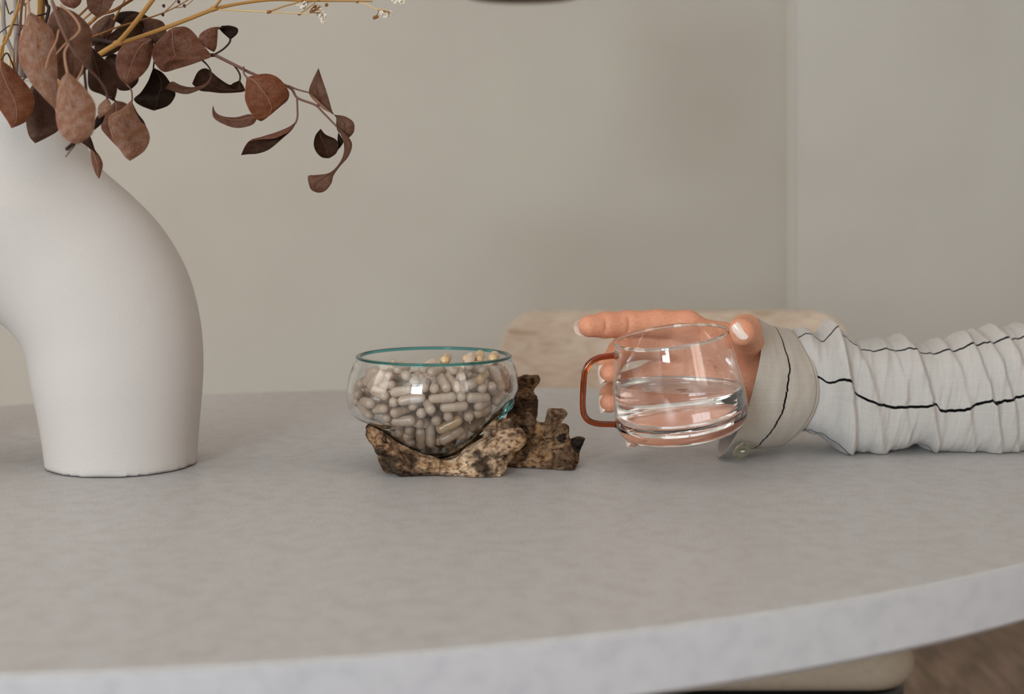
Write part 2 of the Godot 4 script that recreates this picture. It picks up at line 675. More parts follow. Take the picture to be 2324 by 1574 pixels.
func leaf_texture() -> ImageTexture:
	var w := 192
	var h := 384
	var n := FastNoiseLite.new()
	n.seed = 6
	n.frequency = 0.02
	n.fractal_octaves = 5
	var im := Image.create_empty(w, h, false, Image.FORMAT_RGB8)
	for y in h:
		var v := float(y) / h
		for x in w:
			var u := absf(float(x) / w * 2.0 - 1.0)
			if x * 2 > w:
				u = absf(float(w - x) / w * 2.0 - 1.0)
			var low := n.get_noise_2d(x, y)
			var g := 0.80 + 0.11 * low + 0.17 * n.get_noise_2d(x * 5.0, y * 5.0 + 400.0)
			var ph := fposmod((v * 9.0 - u * 1.3) + 0.12 * n.get_noise_2d(x * 0.8, y * 0.8 + 900.0), 1.0)
			var vein := clampf(1.0 - absf(ph - 0.5) / 0.04, 0.0, 1.0) * clampf(1.1 - u, 0.0, 1.0)
			g += vein * 0.14
			g += clampf((u - 0.93) / 0.05, 0.0, 1.0) * 0.12      # pale dry margin
			var spot := n.get_noise_2d(x * 3.0 + 77.0, y * 3.0)
			if spot > 0.42:
				g -= 0.16
			g = clampf(g, 0.3, 1.0)
			var w2 := clampf(low * 0.5, -0.12, 0.12)
			im.set_pixel(x, y, Color(g, g * (0.975 + w2 * 0.5), g * (0.95 + w2)))
	return ImageTexture.create_from_image(im)

func weave_texture() -> ImageTexture:
	var s := 256
	var threads := 32
	var rng := RandomNumberGenerator.new()
	rng.seed = 11
	var wa := []
	var we := []
	for i in threads:
		wa.append(rng.randf_range(0.955, 1.0))
		we.append(rng.randf_range(0.95, 1.0))
	var im := Image.create_empty(s, s, false, Image.FORMAT_RGB8)
	var k := s / threads
	for y in s:
		for x in s:
			var i := x / k
			var j := y / k
			var fx := (float(x % k) + 0.5) / k * 2.0 - 1.0
			var fy := (float(y % k) + 0.5) / k * 2.0 - 1.0
			var over := (i + j) % 2 == 0
			var g: float = wa[i] if over else we[j]
			var e := fx if over else fy
			g *= 1.0 - 0.16 * e * e
			if absf(fx) > 0.6 and absf(fy) > 0.6:
				g *= 0.70
			im.set_pixel(x, y, Color(g, g * 0.985, g * 0.965))
	return ImageTexture.create_from_image(im)

const STRIPE_SHIFT := [[1780.0, 8.0], [1830.0, 9.0], [1908.0, 12.0], [1912.0, 5.0], [1950.0, 2.0], [2000.0, -5.0], [2060.0, -6.0], [2092.0, -4.0], [2098.0, -7.0], [2150.0, -5.0], [2208.0, 2.0], [2214.0, -1.0], [2260.0, 1.0], [2324.0, 6.0], [2420.0, 2.0], [3000.0, 0.0]]

func stripe_texture() -> ImageTexture:
	var w := 2048
	var h := 1024
	var im := Image.create_empty(w, h, false, Image.FORMAT_RGB8)
	im.fill(Color(1, 1, 1))
	var n := FastNoiseLite.new()
	n.seed = 12
	n.frequency = 0.03
	for x in w:
		var px := 1780.0 + 1220.0 * x / w
		var sh := lin_of(STRIPE_SHIFT, px)
		for k in 6:
			var deg := 60.0 * k + sh * (1.0 if k == 0 else 0.45) + n.get_noise_2d(x, k * 50.0) * 0.8
			var cy := fposmod(deg / 360.0, 1.0) * h
			var half := 3.0 + n.get_noise_2d(x * 1.5, k * 90.0) * 0.6
			for y in range(int(cy - half - 2.0), int(cy + half + 3.0)):
				var g := clampf(absf(y - cy) - half + 0.5, 0.0, 1.0)
				im.set_pixel(x, posmod(y, h), Color(0.05, 0.05, 0.06).lerp(Color.WHITE, g))
	return ImageTexture.create_from_image(im)

func cuff_texture() -> ImageTexture:
	var w := 512
	var h := 1024
	var im := Image.create_empty(w, h, false, Image.FORMAT_RGB8)
	im.fill(Color(1, 1, 1))
	var n := FastNoiseLite.new()
	n.seed = 15
	n.frequency = 0.012
	for y in h:
		var cx := 0.52 * w + n.get_noise_2d(y, 3.0) * 22.0
		for x in range(int(cx - 7), int(cx + 7)):
			im.set_pixel(x, y, Color(0.045, 0.045, 0.055))
		for x in range(int(w * 0.955), int(w * 0.966)):        # stitched seam
			im.set_pixel(x, y, Color(0.74, 0.68, 0.62))
	return ImageTexture.create_from_image(im)

func lin_of(tab: Array, x: float) -> float:
	for i in tab.size() - 1:
		if x <= tab[i + 1][0]:
			return lerpf(tab[i][1], tab[i + 1][1], clampf((x - tab[i][0]) / (tab[i + 1][0] - tab[i][0]), 0.0, 1.0))
	return tab[tab.size() - 1][1]

# ------------------------------------------------------------------ the room
func build_room() -> void:
	var xl := -3.0
	var xr := 1.9
	var zf := 4.2
	var zb := -3.4
	var hi := 2.7
	var b := MB.new()
	b.box(Vector3(xl - 0.12, -0.12, zb - 0.2), Vector3(xr + 0.12, 0, zf + 0.12))
	structure(b, "floor", M.floor)
	b = MB.new()
	frame_wall(b, Vector3(xl - 0.12, hi, zb - 0.2), Vector3(xr + 0.12, hi + 0.12, zf + 0.12), 0, 2, -1.3, 0.5, -1.85, -0.05)
	structure(b, "ceiling", M.ceiling)
	b = MB.new()
	b.box(Vector3(xl - 0.12, 0, zb - 0.16), Vector3(0.626, hi, zb))
	structure(b, "wall_back", M.wall)
	# the right-hand stretch of the back wall stands a little proud, with a corner bead on its edge
	b = MB.new()
	b.box(Vector3(0.626, 0, zb - 0.16), Vector3(xr + 0.12, hi, zb + 0.03))
	structure(b, "wall_projecting", M.wall_light)
	b = MB.new()
	b.tube(PackedVector3Array([Vector3(0.628, 0.01, zb + 0.03), Vector3(0.628, hi - 0.01, zb + 0.03)]), PackedFloat32Array([0.005, 0.005]), 12)
	structure(b, "trim_1", M.bead)
	b = MB.new()
	frame_wall(b, Vector3(xl - 0.12, 0, zb), Vector3(xl, hi, zf), 1, 2, 0.80, 2.40, -2.6, 0.4)
	structure(b, "wall_left", M.wall)
	b = MB.new()
	frame_wall(b, Vector3(xr, 0, zb + 0.03), Vector3(xr + 0.12, hi, zf), 1, 2, 0.9, 2.3, 0.4, 2.0)
	structure(b, "unseen_wall_right", M.ceiling)  # out of view, set close and white to bounce light onto the vase
	b = MB.new()
	frame_wall(b, Vector3(xl - 0.12, 0, zf), Vector3(xr + 0.12, hi, zf + 0.12), 0, 1, -2.8, -1.2, 0.95, 2.55)
	structure(b, "wall_front", M.wall)
	window("window_1", Vector3(-2.0, 1.75, zf), Vector3.RIGHT, Vector3.UP, 1.6, 1.6)
	window("window_2", Vector3(xl, 1.60, -1.1), Vector3.FORWARD, Vector3.UP, 3.0, 1.6)  # out of view, frames the light from the left
	window("window_4", Vector3(xr, 1.60, 1.2), Vector3.FORWARD, Vector3.UP, 1.6, 1.4)  # added window around the right-hand fill light
	window("window_3", Vector3(-0.4, hi, -0.95), Vector3.RIGHT, Vector3.FORWARD, 1.8, 1.8)  # added roof window around the overhead fill light
	for st in [["baseboard_back", Vector3(xl, 0, zb), Vector3(0.62, 0.08, zb + 0.015)], ["baseboard_left", Vector3(xl, 0, zb + 0.015), Vector3(xl + 0.015, 0.08, zf)], ["baseboard_right", Vector3(xr - 0.015, 0, zb + 0.045), Vector3(xr, 0.08, zf)]]:
		b = MB.new()
		b.box(st[1], st[2])
		structure(b, st[0], M.trim)
	# pendant lamp whose lower rim just enters the picture at the top
	var lamp := thing("pendant_lamp", "dull grey-brown pendant lamp cut off by the top edge above the bowl", "lamp", "", at(1186, -14, 2.1))
	b = MB.new()
	var o := at(1186, -6, 2.1)
	lathe(b, PackedVector2Array([Vector2(0.074, 0.004), Vector2(0.078, 0.0), Vector2(0.082, 0.004), Vector2(0.078, 0.06), Vector2(0.05, 0.12), Vector2(0.02, 0.15), Vector2(0.017, 0.148), Vector2(0.046, 0.117), Vector2(0.074, 0.06), Vector2(0.074, 0.004)]), o, Vector3.UP, 48)
	part(b, "lamp_shade", M.lamp, lamp)
	b = MB.new()
	b.tube(PackedVector3Array([o + Vector3(0, 0.145, 0), Vector3(o.x, 2.7, o.z)]), PackedFloat32Array([0.003, 0.003]), 8)
	part(b, "cord", M.metal_black, lamp)
	b = MB.new()
	b.tube(PackedVector3Array([o + Vector3(0, 0.06, 0), o + Vector3(0, 0.155, 0)]), PackedFloat32Array([0.019, 0.019]), 16)
	part(b, "lamp_socket", M.metal_black, lamp)

# a slab with a rectangular opening, cut along the axes a and b
func frame_wall(b: MB, lo: Vector3, hi: Vector3, a: int, c: int, a0: float, a1: float, c0: float, c1: float) -> void:
	for r in [[lo[a], a0, lo[c], hi[c]], [a1, hi[a], lo[c], hi[c]], [a0, a1, lo[c], c0], [a0, a1, c1, hi[c]]]:
		var p := lo
		var q := hi
		p[a] = r[0]
		q[a] = r[1]
		p[c] = r[2]
		q[c] = r[3]
		b.box(p, q)

# a casement in an opening: frame on the room side, two panes outside it
func window(called: String, mid: Vector3, x: Vector3, y: Vector3, w: float, h: float) -> void:
	var win := Node3D.new()
	win.name = called
	win.set_meta("kind", "structure")
	win.position = mid
	add_child(win)
	var z := x.cross(y)          # towards the room
	if z.dot(Vector3(0, 1.3, 0) - mid) < 0:
		z = -z
	var b := MB.new()
	for r in [[-w / 2, -h / 2, -w / 2 + 0.05, h / 2], [w / 2 - 0.05, -h / 2, w / 2, h / 2], [-w / 2 + 0.05, -h / 2, w / 2 - 0.05, -h / 2 + 0.05], [-w / 2 + 0.05, h / 2 - 0.05, w / 2 - 0.05, h / 2], [-0.025, -h / 2 + 0.05, 0.025, h / 2 - 0.05]]:
		slat(b, mid, x, y, z, r[0], r[1], r[2], r[3], 0.078, 0.108)
	part(b, "window_frame", M.trim, win)
	for s in [-1, 1]:
		b = MB.new()
		var x0: float = 0.025 if s > 0 else -w / 2 + 0.05
		slat(b, mid, x, y, z, x0, -h / 2 + 0.05, x0 + w / 2 - 0.075, h / 2 - 0.05, -0.084, -0.08)
		part(b, "pane", M.window_glass, win)

func slat(b: MB, mid: Vector3, x: Vector3, y: Vector3, z: Vector3, x0: float, y0: float, x1: float, y1: float, z0: float, z1: float) -> void:
	var p := mid + x * x0 + y * y0 + z * z0
	var q := mid + x * x1 + y * y1 + z * z1
	b.box(Vector3(minf(p.x, q.x), minf(p.y, q.y), minf(p.z, q.z)), Vector3(maxf(p.x, q.x), maxf(p.y, q.y), maxf(p.z, q.z)))

# ------------------------------------------------------------------ table and chair
func oval(a: float, b: float, e: float, k: int, turn := 0.0) -> PackedVector2Array:
	var out := PackedVector2Array()
	for i in k:
		var t := TAU * i / k
		var u := a * signf(cos(t)) * pow(absf(cos(t)), 2.0 / e)
		var w := b * signf(sin(t)) * pow(absf(sin(t)), 2.0 / e)
		out.append(Vector2(u * cos(turn) - w * sin(turn), u * sin(turn) + w * cos(turn)))
	return out

func round_rect(x0: float, y0: float, x1: float, y1: float, r: float, k := 8) -> PackedVector2Array:
	var out := PackedVector2Array()
	for c in [[x1 - r, y1 - r, 0.0], [x0 + r, y1 - r, 90.0], [x0 + r, y0 + r, 180.0], [x1 - r, y0 + r, 270.0]]:
		for i in k + 1:
			var a := deg_to_rad(c[2] + 90.0 * i / k)
			out.append(Vector2(c[0] + r * cos(a), c[1] + r * sin(a)))
	return out

func build_table() -> void:
	var mid := Vector3(-0.1553, TOP, -1.1143)
	var t := thing("dining_table", "oval dining table with a mottled grey-beige stone-look top and thick pale edge", "table", "", Vector3(mid.x, 0, mid.z))
	var b := MB.new()
	# x right, y away from the viewer
	var ol := oval(0.7055, 0.4438, 1.9436, 200, 0.2734)
	b.prism(ol, mid - Vector3(0, 0.033, 0), Vector3.RIGHT, Vector3.FORWARD, 0.033, 0.0012)
	part(b, "table_top", M.table, t)
	b = MB.new()
	var rows := []
	for st in [[-0.0015, 0.0305], [0.0006, 0.0318], [0.0012, 0.0300], [0.0012, 0.0030], [0.0006, 0.0012], [-0.0015, 0.0025]]:
		var ring := PackedVector3Array()
		for p in ol:
			var q: Vector2 = p + p.normalized() * st[0]
			ring.append(mid + Vector3(q.x, st[1] - 0.033, -q.y))
		rows.append(ring)
	b.grid(rows, true)
	part(b, "edge_band", M.table_edge, t)
	b = MB.new()
	lathe(b, PackedVector2Array([Vector2(0, 0.0), Vector2(0.21, 0.0), Vector2(0.215, 0.006), Vector2(0.21, 0.014), Vector2(0.05, 0.024), Vector2(0.035, 0.05), Vector2(0.032, 0.66), Vector2(0.07, 0.70), Vector2(0.14, 0.717), Vector2(0, 0.717)]), Vector3(mid.x, 0, mid.z), Vector3.UP, 48)
	part(b, "pedestal", M.metal_black, t)

func build_chair() -> void:
	var d := 1.95
	var lf := at(1137, 705, d)
	var rt := at(1931, 705, d)
	var t := thing("dining_chair", "pale plywood chair with rounded backrest behind the table", "chair", "", Vector3((lf.x + rt.x) / 2, 0, -1.76))
	var b := MB.new()
	var w := (rt.x - lf.x) / 2
	var ring := round_rect(-w, -0.125, w, 0.125, 0.052, 10)
	var mid := Vector3((lf.x + rt.x) / 2, lf.y - 0.125, -d)
	# gently bowed ply: front face nearer at the sides
	var rows := []
	var small := PackedVector2Array()
	for p in ring:
		small.append(p * Vector2(1.0 - 0.002 / w, 1.0 - 0.002 / 0.125))
	for st in [[0.04, 0.0], [0.5, 0.0], [0.97, 0.0], [1.0, 0.002], [1.0, 0.010], [0.97, 0.012], [0.5, 0.012], [0.04, 0.012]]:
		var r := PackedVector3Array()
		for i in ring.size():
			var p: Vector2 = (ring[i] if st[0] == 1.0 else small[i]) * (1.0 if st[0] >= 0.97 else st[0])
			var bow := 0.022 * (p.x / w) * (p.x / w) - 0.02 * (p.y / 0.125) * 0.5
			r.append(mid + Vector3(p.x, p.y, bow - st[1]))
		rows.append(r)
	b.grid(rows, true)
	b.fan(rows[0], Vector3(0, 0, 1))
	b.fan(rows[7], Vector3(0, 0, -1))
	part(b, "backrest", M.ply, t)
	var seat_z0 := -1.90
	var seat_z1 := -1.50
	b = MB.new()
	b.prism(round_rect(-0.205, -0.2, 0.205, 0.2, 0.06), Vector3(mid.x - 0.012, 0.438, (seat_z0 + seat_z1) / 2), Vector3.RIGHT, Vector3.FORWARD, 0.014, 0.003)
	part(b, "seat", M.metal_black, t)
	b = MB.new()
	rows = []
	var pad := round_rect(-0.213, -0.2, 0.213, 0.2, 0.05)
	for st in [[0.05, 0.4535], [0.9, 0.4525], [0.97, 0.456], [1.0, 0.467], [1.0, 0.480], [0.97, 0.493], [0.9, 0.500], [0.05, 0.504]]:
		var r := PackedVector3Array()
		for p in pad:
			r.append(Vector3(mid.x - 0.012 + p.x * st[0], st[1], (seat_z0 + seat_z1) / 2 + p.y * st[0]))
		rows.append(r)
	b.grid(rows, true)
	b.fan(rows[0], Vector3.DOWN)
	b.fan(rows[7], Vector3.UP)
	var cush := part(b, "seat_pad", M.cushion, t)
	cush.set_meta("label", "flat off-white cloth pad on the seat")
	for s in [-1, 1]:
		b = MB.new()
		b.tube(spline(PackedVector3Array([Vector3(mid.x + s * 0.17, 0.0, -1.52), Vector3(mid.x + s * 0.165, 0.42, -1.56), Vector3(mid.x + s * 0.16, 0.437, -1.60)]), 6), filled(13, 0.009), 10)
		part(b, "leg", M.steel, t)
		b = MB.new()
		b.tube(spline(PackedVector3Array([Vector3(mid.x + s * 0.17, 0.0, -1.97), Vector3(mid.x + s * 0.165, 0.42, -1.90), Vector3(mid.x + s * 0.16, 0.60, -1.965), Vector3(mid.x + s * 0.16, 0.73, -1.972)]), 6), filled(19, 0.009), 10)
		part(b, "leg", M.steel, t)
	for s in [-1, 1]:
		b = MB.new()
		b.tube(PackedVector3Array([Vector3(mid.x + s * 0.166, 0.428, -1.57), Vector3(mid.x + s * 0.166, 0.428, -1.90)]), filled(2, 0.009), 10)
		part(b, "seat_rail", M.steel, t)

func filled(k: int, r: float) -> PackedFloat32Array:
	var a := PackedFloat32Array()
	a.resize(k)
	a.fill(r)
	return a

# ------------------------------------------------------------------ vase
func build_vase() -> void:
	var d := 1.147
	var s := d / F
	var fld := Field.new(at(-700, 1060, d) + Vector3(0, 0, -0.09), at(500, 160, d) + Vector3(0, 0, 0.09), 0.0036)
	var chain := [[273, 1090, 172], [271, 1000, 177], [268, 915, 187], [262, 830, 198], [252, 752, 202], [226, 680, 206], [174, 610, 207], [105, 562, 198], [20, 525, 190], [-80, 505, 186]]
	var fine := []
	for i in chain.size() - 1:
		for q in 6:
			var p := []
			for e in 3:
				p.append(cubic_interpolate(chain[i][e], chain[i + 1][e], chain[maxi(i - 1, 0)][e], chain[mini(i + 2, chain.size() - 1)][e], q / 6.0))
			fine.append(p)
	fine.append(chain[chain.size() - 1])
	var last := []
	for c in fine:
		if last.size():
			for m in [1, -1]:
				var xa: float = last[0] + 4.0 if m == 1 else -164.0 - last[0]
				var xb: float = c[0] + 4.0 if m == 1 else -164.0 - c[0]
				fld.bone(at(xa, last[1], d), at(xb, c[1], d), (last[2] - 6.0) * s, (c[2] - 6.0) * s, 0.0001)
		last = c
	fld.bone(at(10, 150, d), at(10, 320, d), 124 * s, 150 * s, 0.02)
	fld.bone(at(10, 320, d), at(24, 468, d), 150 * s, 210 * s, 0.03)
	fld.bone(at(10, 100, d), at(10, 330, d), 108 * s, 118 * s, 0.006, true)
	fld.bone(at(10, 330, d), at(10, 470, d), 118 * s, 160 * s, 0.006, true)
	fld.slab(TOP + 0.0004, at(0, 184, d).y)
	var b := MB.new()
	fld.nets(b)
	var v := thing("vase", "off-white matte ceramic arched vase on two legs holding dried leaves", "vase", "", Vector3(at(-80, 1052, d).x, TOP, -d))
	part(b, "body", M.vase, v)

# ------------------------------------------------------------------ dried plants
# a leaf: base point, cross stations (one edge, other edge, depths of both in mm towards the viewer) and tip; cup bends the middle
func leaf(parent: Node3D, m: String, d: float, base: Array, st: Array, tip: Array, cup := 2.0, rib := true, label := "") -> void:
	var le := PackedVector3Array()
	var re := PackedVector3Array()
	var bp := at(base[0], base[1], d - (base[2] if base.size() > 2 else 0.0) * 0.001)
	var tp := at(tip[0], tip[1], d - (tip[2] if tip.size() > 2 else 0.0) * 0.001)
	le.append(bp)
	re.append(bp)
	for s in st:
		le.append(at(s[0], s[1], d - (s[4] if s.size() > 4 else 0.0) * 0.001))
		re.append(at(s[2], s[3], d - (s[5] if s.size() > 5 else (s[4] if s.size() > 4 else 0.0)) * 0.001))
	le.append(tp)
	re.append(tp)
	var per := 5
	var l := spline(le, per)
	var r := spline(re, per)
	var k := l.size()
	var across := 9
	var rows := []
	var ribs := PackedVector3Array()
	var rad := PackedFloat32Array()
	for i in k:
		var t := (l[min(i + 1, k - 1)] + r[min(i + 1, k - 1)] - l[max(i - 1, 0)] - r[max(i - 1, 0)]).normalized()
		var w := r[i] - l[i]
		var nn := w.cross(t).normalized()
		if nn.z < 0:
			nn = -nn
		var bend := minf(cup * 0.001, w.length() * 0.3) * signf(cup) if cup > 0 else maxf(cup * 0.001, -w.length() * 0.3)
		var front := PackedVector3Array()
		var back := PackedVector3Array()
		for j in across:
			var u := float(j) / (across - 1)
			var q := 1.0 - pow(absf(u * 2.0 - 1.0), 1.7)
			var ripple := sin(i * 0.8 + j * 1.9) * 0.00018 * q
			var p := l[i] + w * u + nn * (bend * q + ripple - 0.0004 * exp(-pow((u - 0.5) * 14.0, 2.0)))
			front.append(p + nn * 0.00016)
			back.append(p - nn * 0.00016)
		back.reverse()
		if i > 0 and i < k - 1:
			ribs.append((l[i] + r[i]) * 0.5 + nn * (bend - 0.00005))
			rad.append(lerpf(0.00036, 0.00012, float(i) / k))
		front.append_array(back)
		rows.append(front)
	var b := MB.new()
	b.grid(rows, true)
	# leaf texture: once across the front, once across the back
	for i in b.uv.size():
		var x := b.uv[i].x * 18.0 / 9.0
		b.uv[i].x = x if x <= 1.0 else 2.0 - x
	var o := part(b, "leaf", M[m], parent)
	if label:
		o.set_meta("label", label)
	if rib and ribs.size() > 3:
		b = MB.new()
		b.tube(ribs, rad, 6)
		part(b, "midrib", M.rib if m in ["leaf_pink", "leaf_red", "leaf_rust"] else M.rib_dark, o)

# a stem through [px, py, depth] points, radii in px
func stem(parent: Node3D, called: String, m: String, pts: Array, r0: float, r1: float, per := 5) -> void:
	var p := PackedVector3Array()
	var dm := 0.0
	for q in pts:
		p.append(at(q[0], q[1], q[2]))
		dm += q[2]
	dm /= pts.size()
	p = spline(p, per)
	var rad := PackedFloat32Array()
	for i in p.size():
		rad.append(lerpf(r0, r1, float(i) / (p.size() - 1)) * dm / F)
	var b := MB.new()
	b.tube(p, rad, 8)
	part(b, called, M[m], parent)

func build_bouquet() -> void:
	var dv := 1.147
	# ---- branch that reaches out over the table to the right
	var br := thing("eucalyptus_branch", "long dried eucalyptus branch arching from the vase out over the table, curled brown leaves", "branch", "dried branches in the vase", at(10, 330, dv))
	var d := 1.125
	stem(br, "stem", "twig_dark", [[15, 480, dv], [40, 250, 1.14], [90, 120, 1.15], [200, 90, 1.15], [330, 112, 1.142], [440, 124, 1.13], [490, 125, d]], 5.5, 4.2)
	stem(br, "stem", "twig", [[488, 125, d], [530, 146, d], [580, 170, d], [655, 197, d - 0.004], [675, 222, d - 0.006], [715, 238, d - 0.008], [735, 257, d - 0.008], [764, 287, d - 0.008]], 3.8, 2.0)
	stem(br, "petiole", "twig_dark", [[488, 123, d], [506, 112, d + 0.004], [520, 98, d + 0.010], [523, 88, d + 0.012]], 2.2, 2.6)
	stem(br, "petiole", "twig_dark", [[456, 134, d + 0.004], [470, 147, d + 0.002], [478, 160, d], [479, 172, d]], 2.2, 1.6)
	stem(br, "petiole", "twig_dark", [[529, 146, d], [540, 160, d + 0.003], [545, 172, d + 0.004], [544, 184, d + 0.004]], 2.0, 2.2)
	stem(br, "petiole", "twig", [[553, 152, d], [553, 164, d - 0.008], [557, 172, d - 0.014], [562, 177, d - 0.016]], 2.0, 2.2)
	stem(br, "petiole", "twig", [[655, 195, d - 0.004], [675, 203, d - 0.004], [701, 210, d - 0.004]], 2.4, 1.6)
	stem(br, "petiole", "twig", [[718, 238, d - 0.008], [735, 243, d - 0.004], [756, 258, d - 0.002]], 2.0, 1.8)
	stem(br, "petiole", "twig", [[674, 221, d - 0.006], [675, 245, d - 0.005], [675, 265, d - 0.005], [671, 279, d - 0.005]], 2.2, 2.2)
	stem(br, "petiole", "twig", [[288, 192, d], [298, 205, d - 0.004], [300, 222, d - 0.01], [299, 232, d - 0.02]], 1.8, 2.0)
	# leaves: A1 beside the straw stem, A2 the broad one, A3 curled over
	leaf(br, "leaf_red", d + 0.004, [345, 88], [[312, 86, 349, 99, -2, -6], [281, 100, 345, 124, 0, -8], [264, 128, 338, 150, 2, -6], [264, 158, 322, 171, 4, 0], [273, 179, 305, 183, 3, 2]], [288, 194, 2], 3.0, true, "leaf with a pale chip near its edge")
	leaf(br, "leaf_red", d - 0.004, [396, 67], [[377, 78, 416, 60, 0, 0], [359, 92, 437, 71, 0, 2], [347, 112, 464, 106, -6, 2], [346, 130, 479, 127, -8, 0], [355, 149, 462, 136, -6, 2], [372, 163, 431, 147, -4, 4]], [398, 157, 2], 9.0)
	leaf(br, "leaf_black", d + 0.012, [523, 90], [[538, 77, 514, 82, 0, 0], [539, 64, 505, 74, 0, 0], [520, 58, 498, 66, 2, 2], [508, 60, 494, 66, 4, 6]], [495, 64, 8], 1.0, false)
	leaf(br, "leaf_red", d + 0.004, [505, 62], [[478, 66, 495, 66, 2, 2], [461, 71, 494, 76, 8, 4], [451, 84, 493, 92, 10, 4], [457, 100, 491, 108, 8, 4]], [486, 118, 2], 3.0, false, "leaf rolled over on itself above the stem")
	# behind: the dark ones near the straw fork
	leaf(br, "leaf_dark", 1.16, [318, 28], [[293, 36, 328, 62], [264, 66, 310, 86], [236, 88, 286, 104], [214, 106, 252, 124]], [222, 132], 3.0)
	leaf(br, "leaf_brown", 1.165, [315, 42], [[340, 41, 310, 72], [369, 49, 320, 90], [378, 72, 340, 100]], [372, 92], 3.0)
	leaf(br, "leaf_black", 1.175, [262, 48], [[266, 30, 290, 62], [300, 25, 320, 60], [328, 33, 338, 58]], [350, 48], 2.0, false)
	leaf(br, "leaf_brown", 1.16, [258, 31], [[235, 38, 263, 45], [211, 58, 253, 74], [205, 80, 233, 94]], [209, 106], 2.5)
	leaf(br, "leaf_dark", 1.17, [250, 122], [[237, 138, 265, 124], [255, 170, 292, 148], [266, 200, 313, 172], [280, 206, 312, 188]], [296, 204], 3.0)
	leaf(br, "leaf_black", 1.15, [348, 153], [[342, 169, 369, 165, 0, 2], [335, 186, 384, 184, 0, 4], [320, 209, 396, 205, -4, 4], [304, 225, 397, 219, -6, 2], [318, 239, 381, 240, 0, 2]], [349, 251], -5.0)
	leaf(br, "leaf_brown", d - 0.002, [479, 160], [[477, 175, 481, 176], [467, 188, 473, 192], [444, 199, 456, 202, 0, 3], [412, 194, 426, 213, 0, 5], [390, 185, 398, 209, 0, 4]], [376, 201], 1.5, true, "thin leaf twisted edge-on")
	leaf(br, "leaf_dark", d + 0.006, [544, 182], [[530, 188, 554, 198], [520, 192, 552, 208, 0, 2], [495, 176, 506, 211, -6, 4], [470, 156, 476, 208, -10, 4], [450, 162, 453, 205, -8, 0]], [436, 190, -4], -4.0)
	# the round rust leaf in front and the slim ones past it
	leaf(br, "leaf_rust", d - 0.016, [560, 175], [[557, 199, 601, 167, 0, 2], [556, 225, 631, 176, 2, 2], [565, 249, 655, 206, 2, -2], [574, 262, 652, 228, 0, -4], [583, 271, 626, 248, -2, -4]], [593, 275, -4], 5.0, true, "round rust-red leaf with a pale midrib")
	leaf(br, "leaf_red", d + 0.012, [584, 268], [[567, 259, 572, 283, -3, 3], [536, 266, 538, 290, -4, 4], [505, 264, 507, 281, -3, 3], [489, 254, 484, 265, -1, 2]], [483, 239], 2.5)
	leaf(br, "leaf_red", d - 0.005, [673, 275], [[655, 288, 660, 296, 0, 1], [627, 300, 642, 306, 0, 4], [598, 309, 622, 314, 0, 5], [575, 317, 590, 316, 0, 3]], [566, 320], 1.0, false)
	leaf(br, "leaf_dark", d - 0.003, [673, 277], [[658, 292, 662, 295], [632, 304, 643, 312, -2, 1], [600, 312, 612, 338, -3, 2], [570, 318, 586, 348, -3, 1], [557, 330, 562, 350]], [547, 352], 1.5, false, "slim drooping leaf hanging from a long stalk")
	leaf(br, "leaf_brown", d - 0.004, [723, 154], [[711, 178, 730, 176], [701, 209, 740, 205, -3, 3], [715, 230, 747, 228, -3, 2], [735, 246, 752, 246]], [756, 258], 1.5)
	leaf(br, "leaf_pink", d - 0.008, [701, 210], [[708, 223, 714, 220], [722, 237, 728, 233], [736, 249, 742, 246]], [756, 258], 0.8, false)
	leaf(br, "leaf_brown", d - 0.002, [757, 260], [[763, 268, 783, 264], [763, 284, 802, 277, 0, 2], [767, 298, 804, 296, 0, 2], [778, 306, 797, 308]], [791, 312], 2.0)
	leaf(br, "leaf_dark", d - 0.006, [728, 292], [[716, 307, 739, 305, 0, -2], [712, 328, 762, 316, 2, -4], [718, 345, 768, 330, 2, -4], [731, 357, 763, 348, 2, -2]], [747, 359], -4.0)
	leaf(br, "leaf_black", d + 0.004, [768, 300], [[766, 312, 775, 312], [766, 325, 779, 324]], [763, 345], 1.0, false)
	leaf(br, "leaf_brown", d - 0.010, [764, 285], [[773, 305, 788, 307], [781, 330, 799, 328, 0, 2], [778, 355, 791, 354, 0, 2], [764, 378, 771, 378], [745, 393, 757, 398, 0, 1], [716, 397, 752, 416, 0, 3], [699, 400, 738, 433, 0, 3], [703, 424, 722, 437]], [708, 432], 2.0, true, "long leaf twisted half round, its tip hanging lowest")

	# ---- branch that hangs over the front of the vase, nearest the camera
	var fb := thing("eucalyptus_branch", "drooping dried eucalyptus branch with large pinkish leaves hanging over the vase mouth", "branch", "dried branches in the vase", at(20, 330, dv))
	stem(fb, "stem", "twig", [[20, 470, dv], [35, 200, 1.12], [60, -60, 1.05], [105, -40, 0.99], [124, 25, 0.96], [155, 98, 0.955], [190, 145, 0.965], [222, 178, 0.985], [240, 205, 1.0], [243, 224, 1.01]], 3.4, 2.4)
	stem(fb, "petiole", "stalk", [[156, 100, 0.955], [147, 118, 0.95], [148, 140, 0.945], [153, 166, 0.94]], 2.4, 3.0)
	stem(fb, "petiole", "stalk", [[138, 12, 0.99], [165, 35, 0.97], [181, 62, 0.96], [172, 80, 0.958], [150, 98, 0.958], [128, 122, 0.962]], 2.6, 1.8)
	stem(fb, "petiole", "stalk", [[133, 68, 0.97], [127, 95, 0.965], [112, 125, 0.96], [104, 155, 0.962]], 2.0, 2.6)
	stem(fb, "petiole", "stalk", [[189, 145, 0.966], [186, 160, 0.966], [176, 180, 0.968]], 1.8, 2.4)
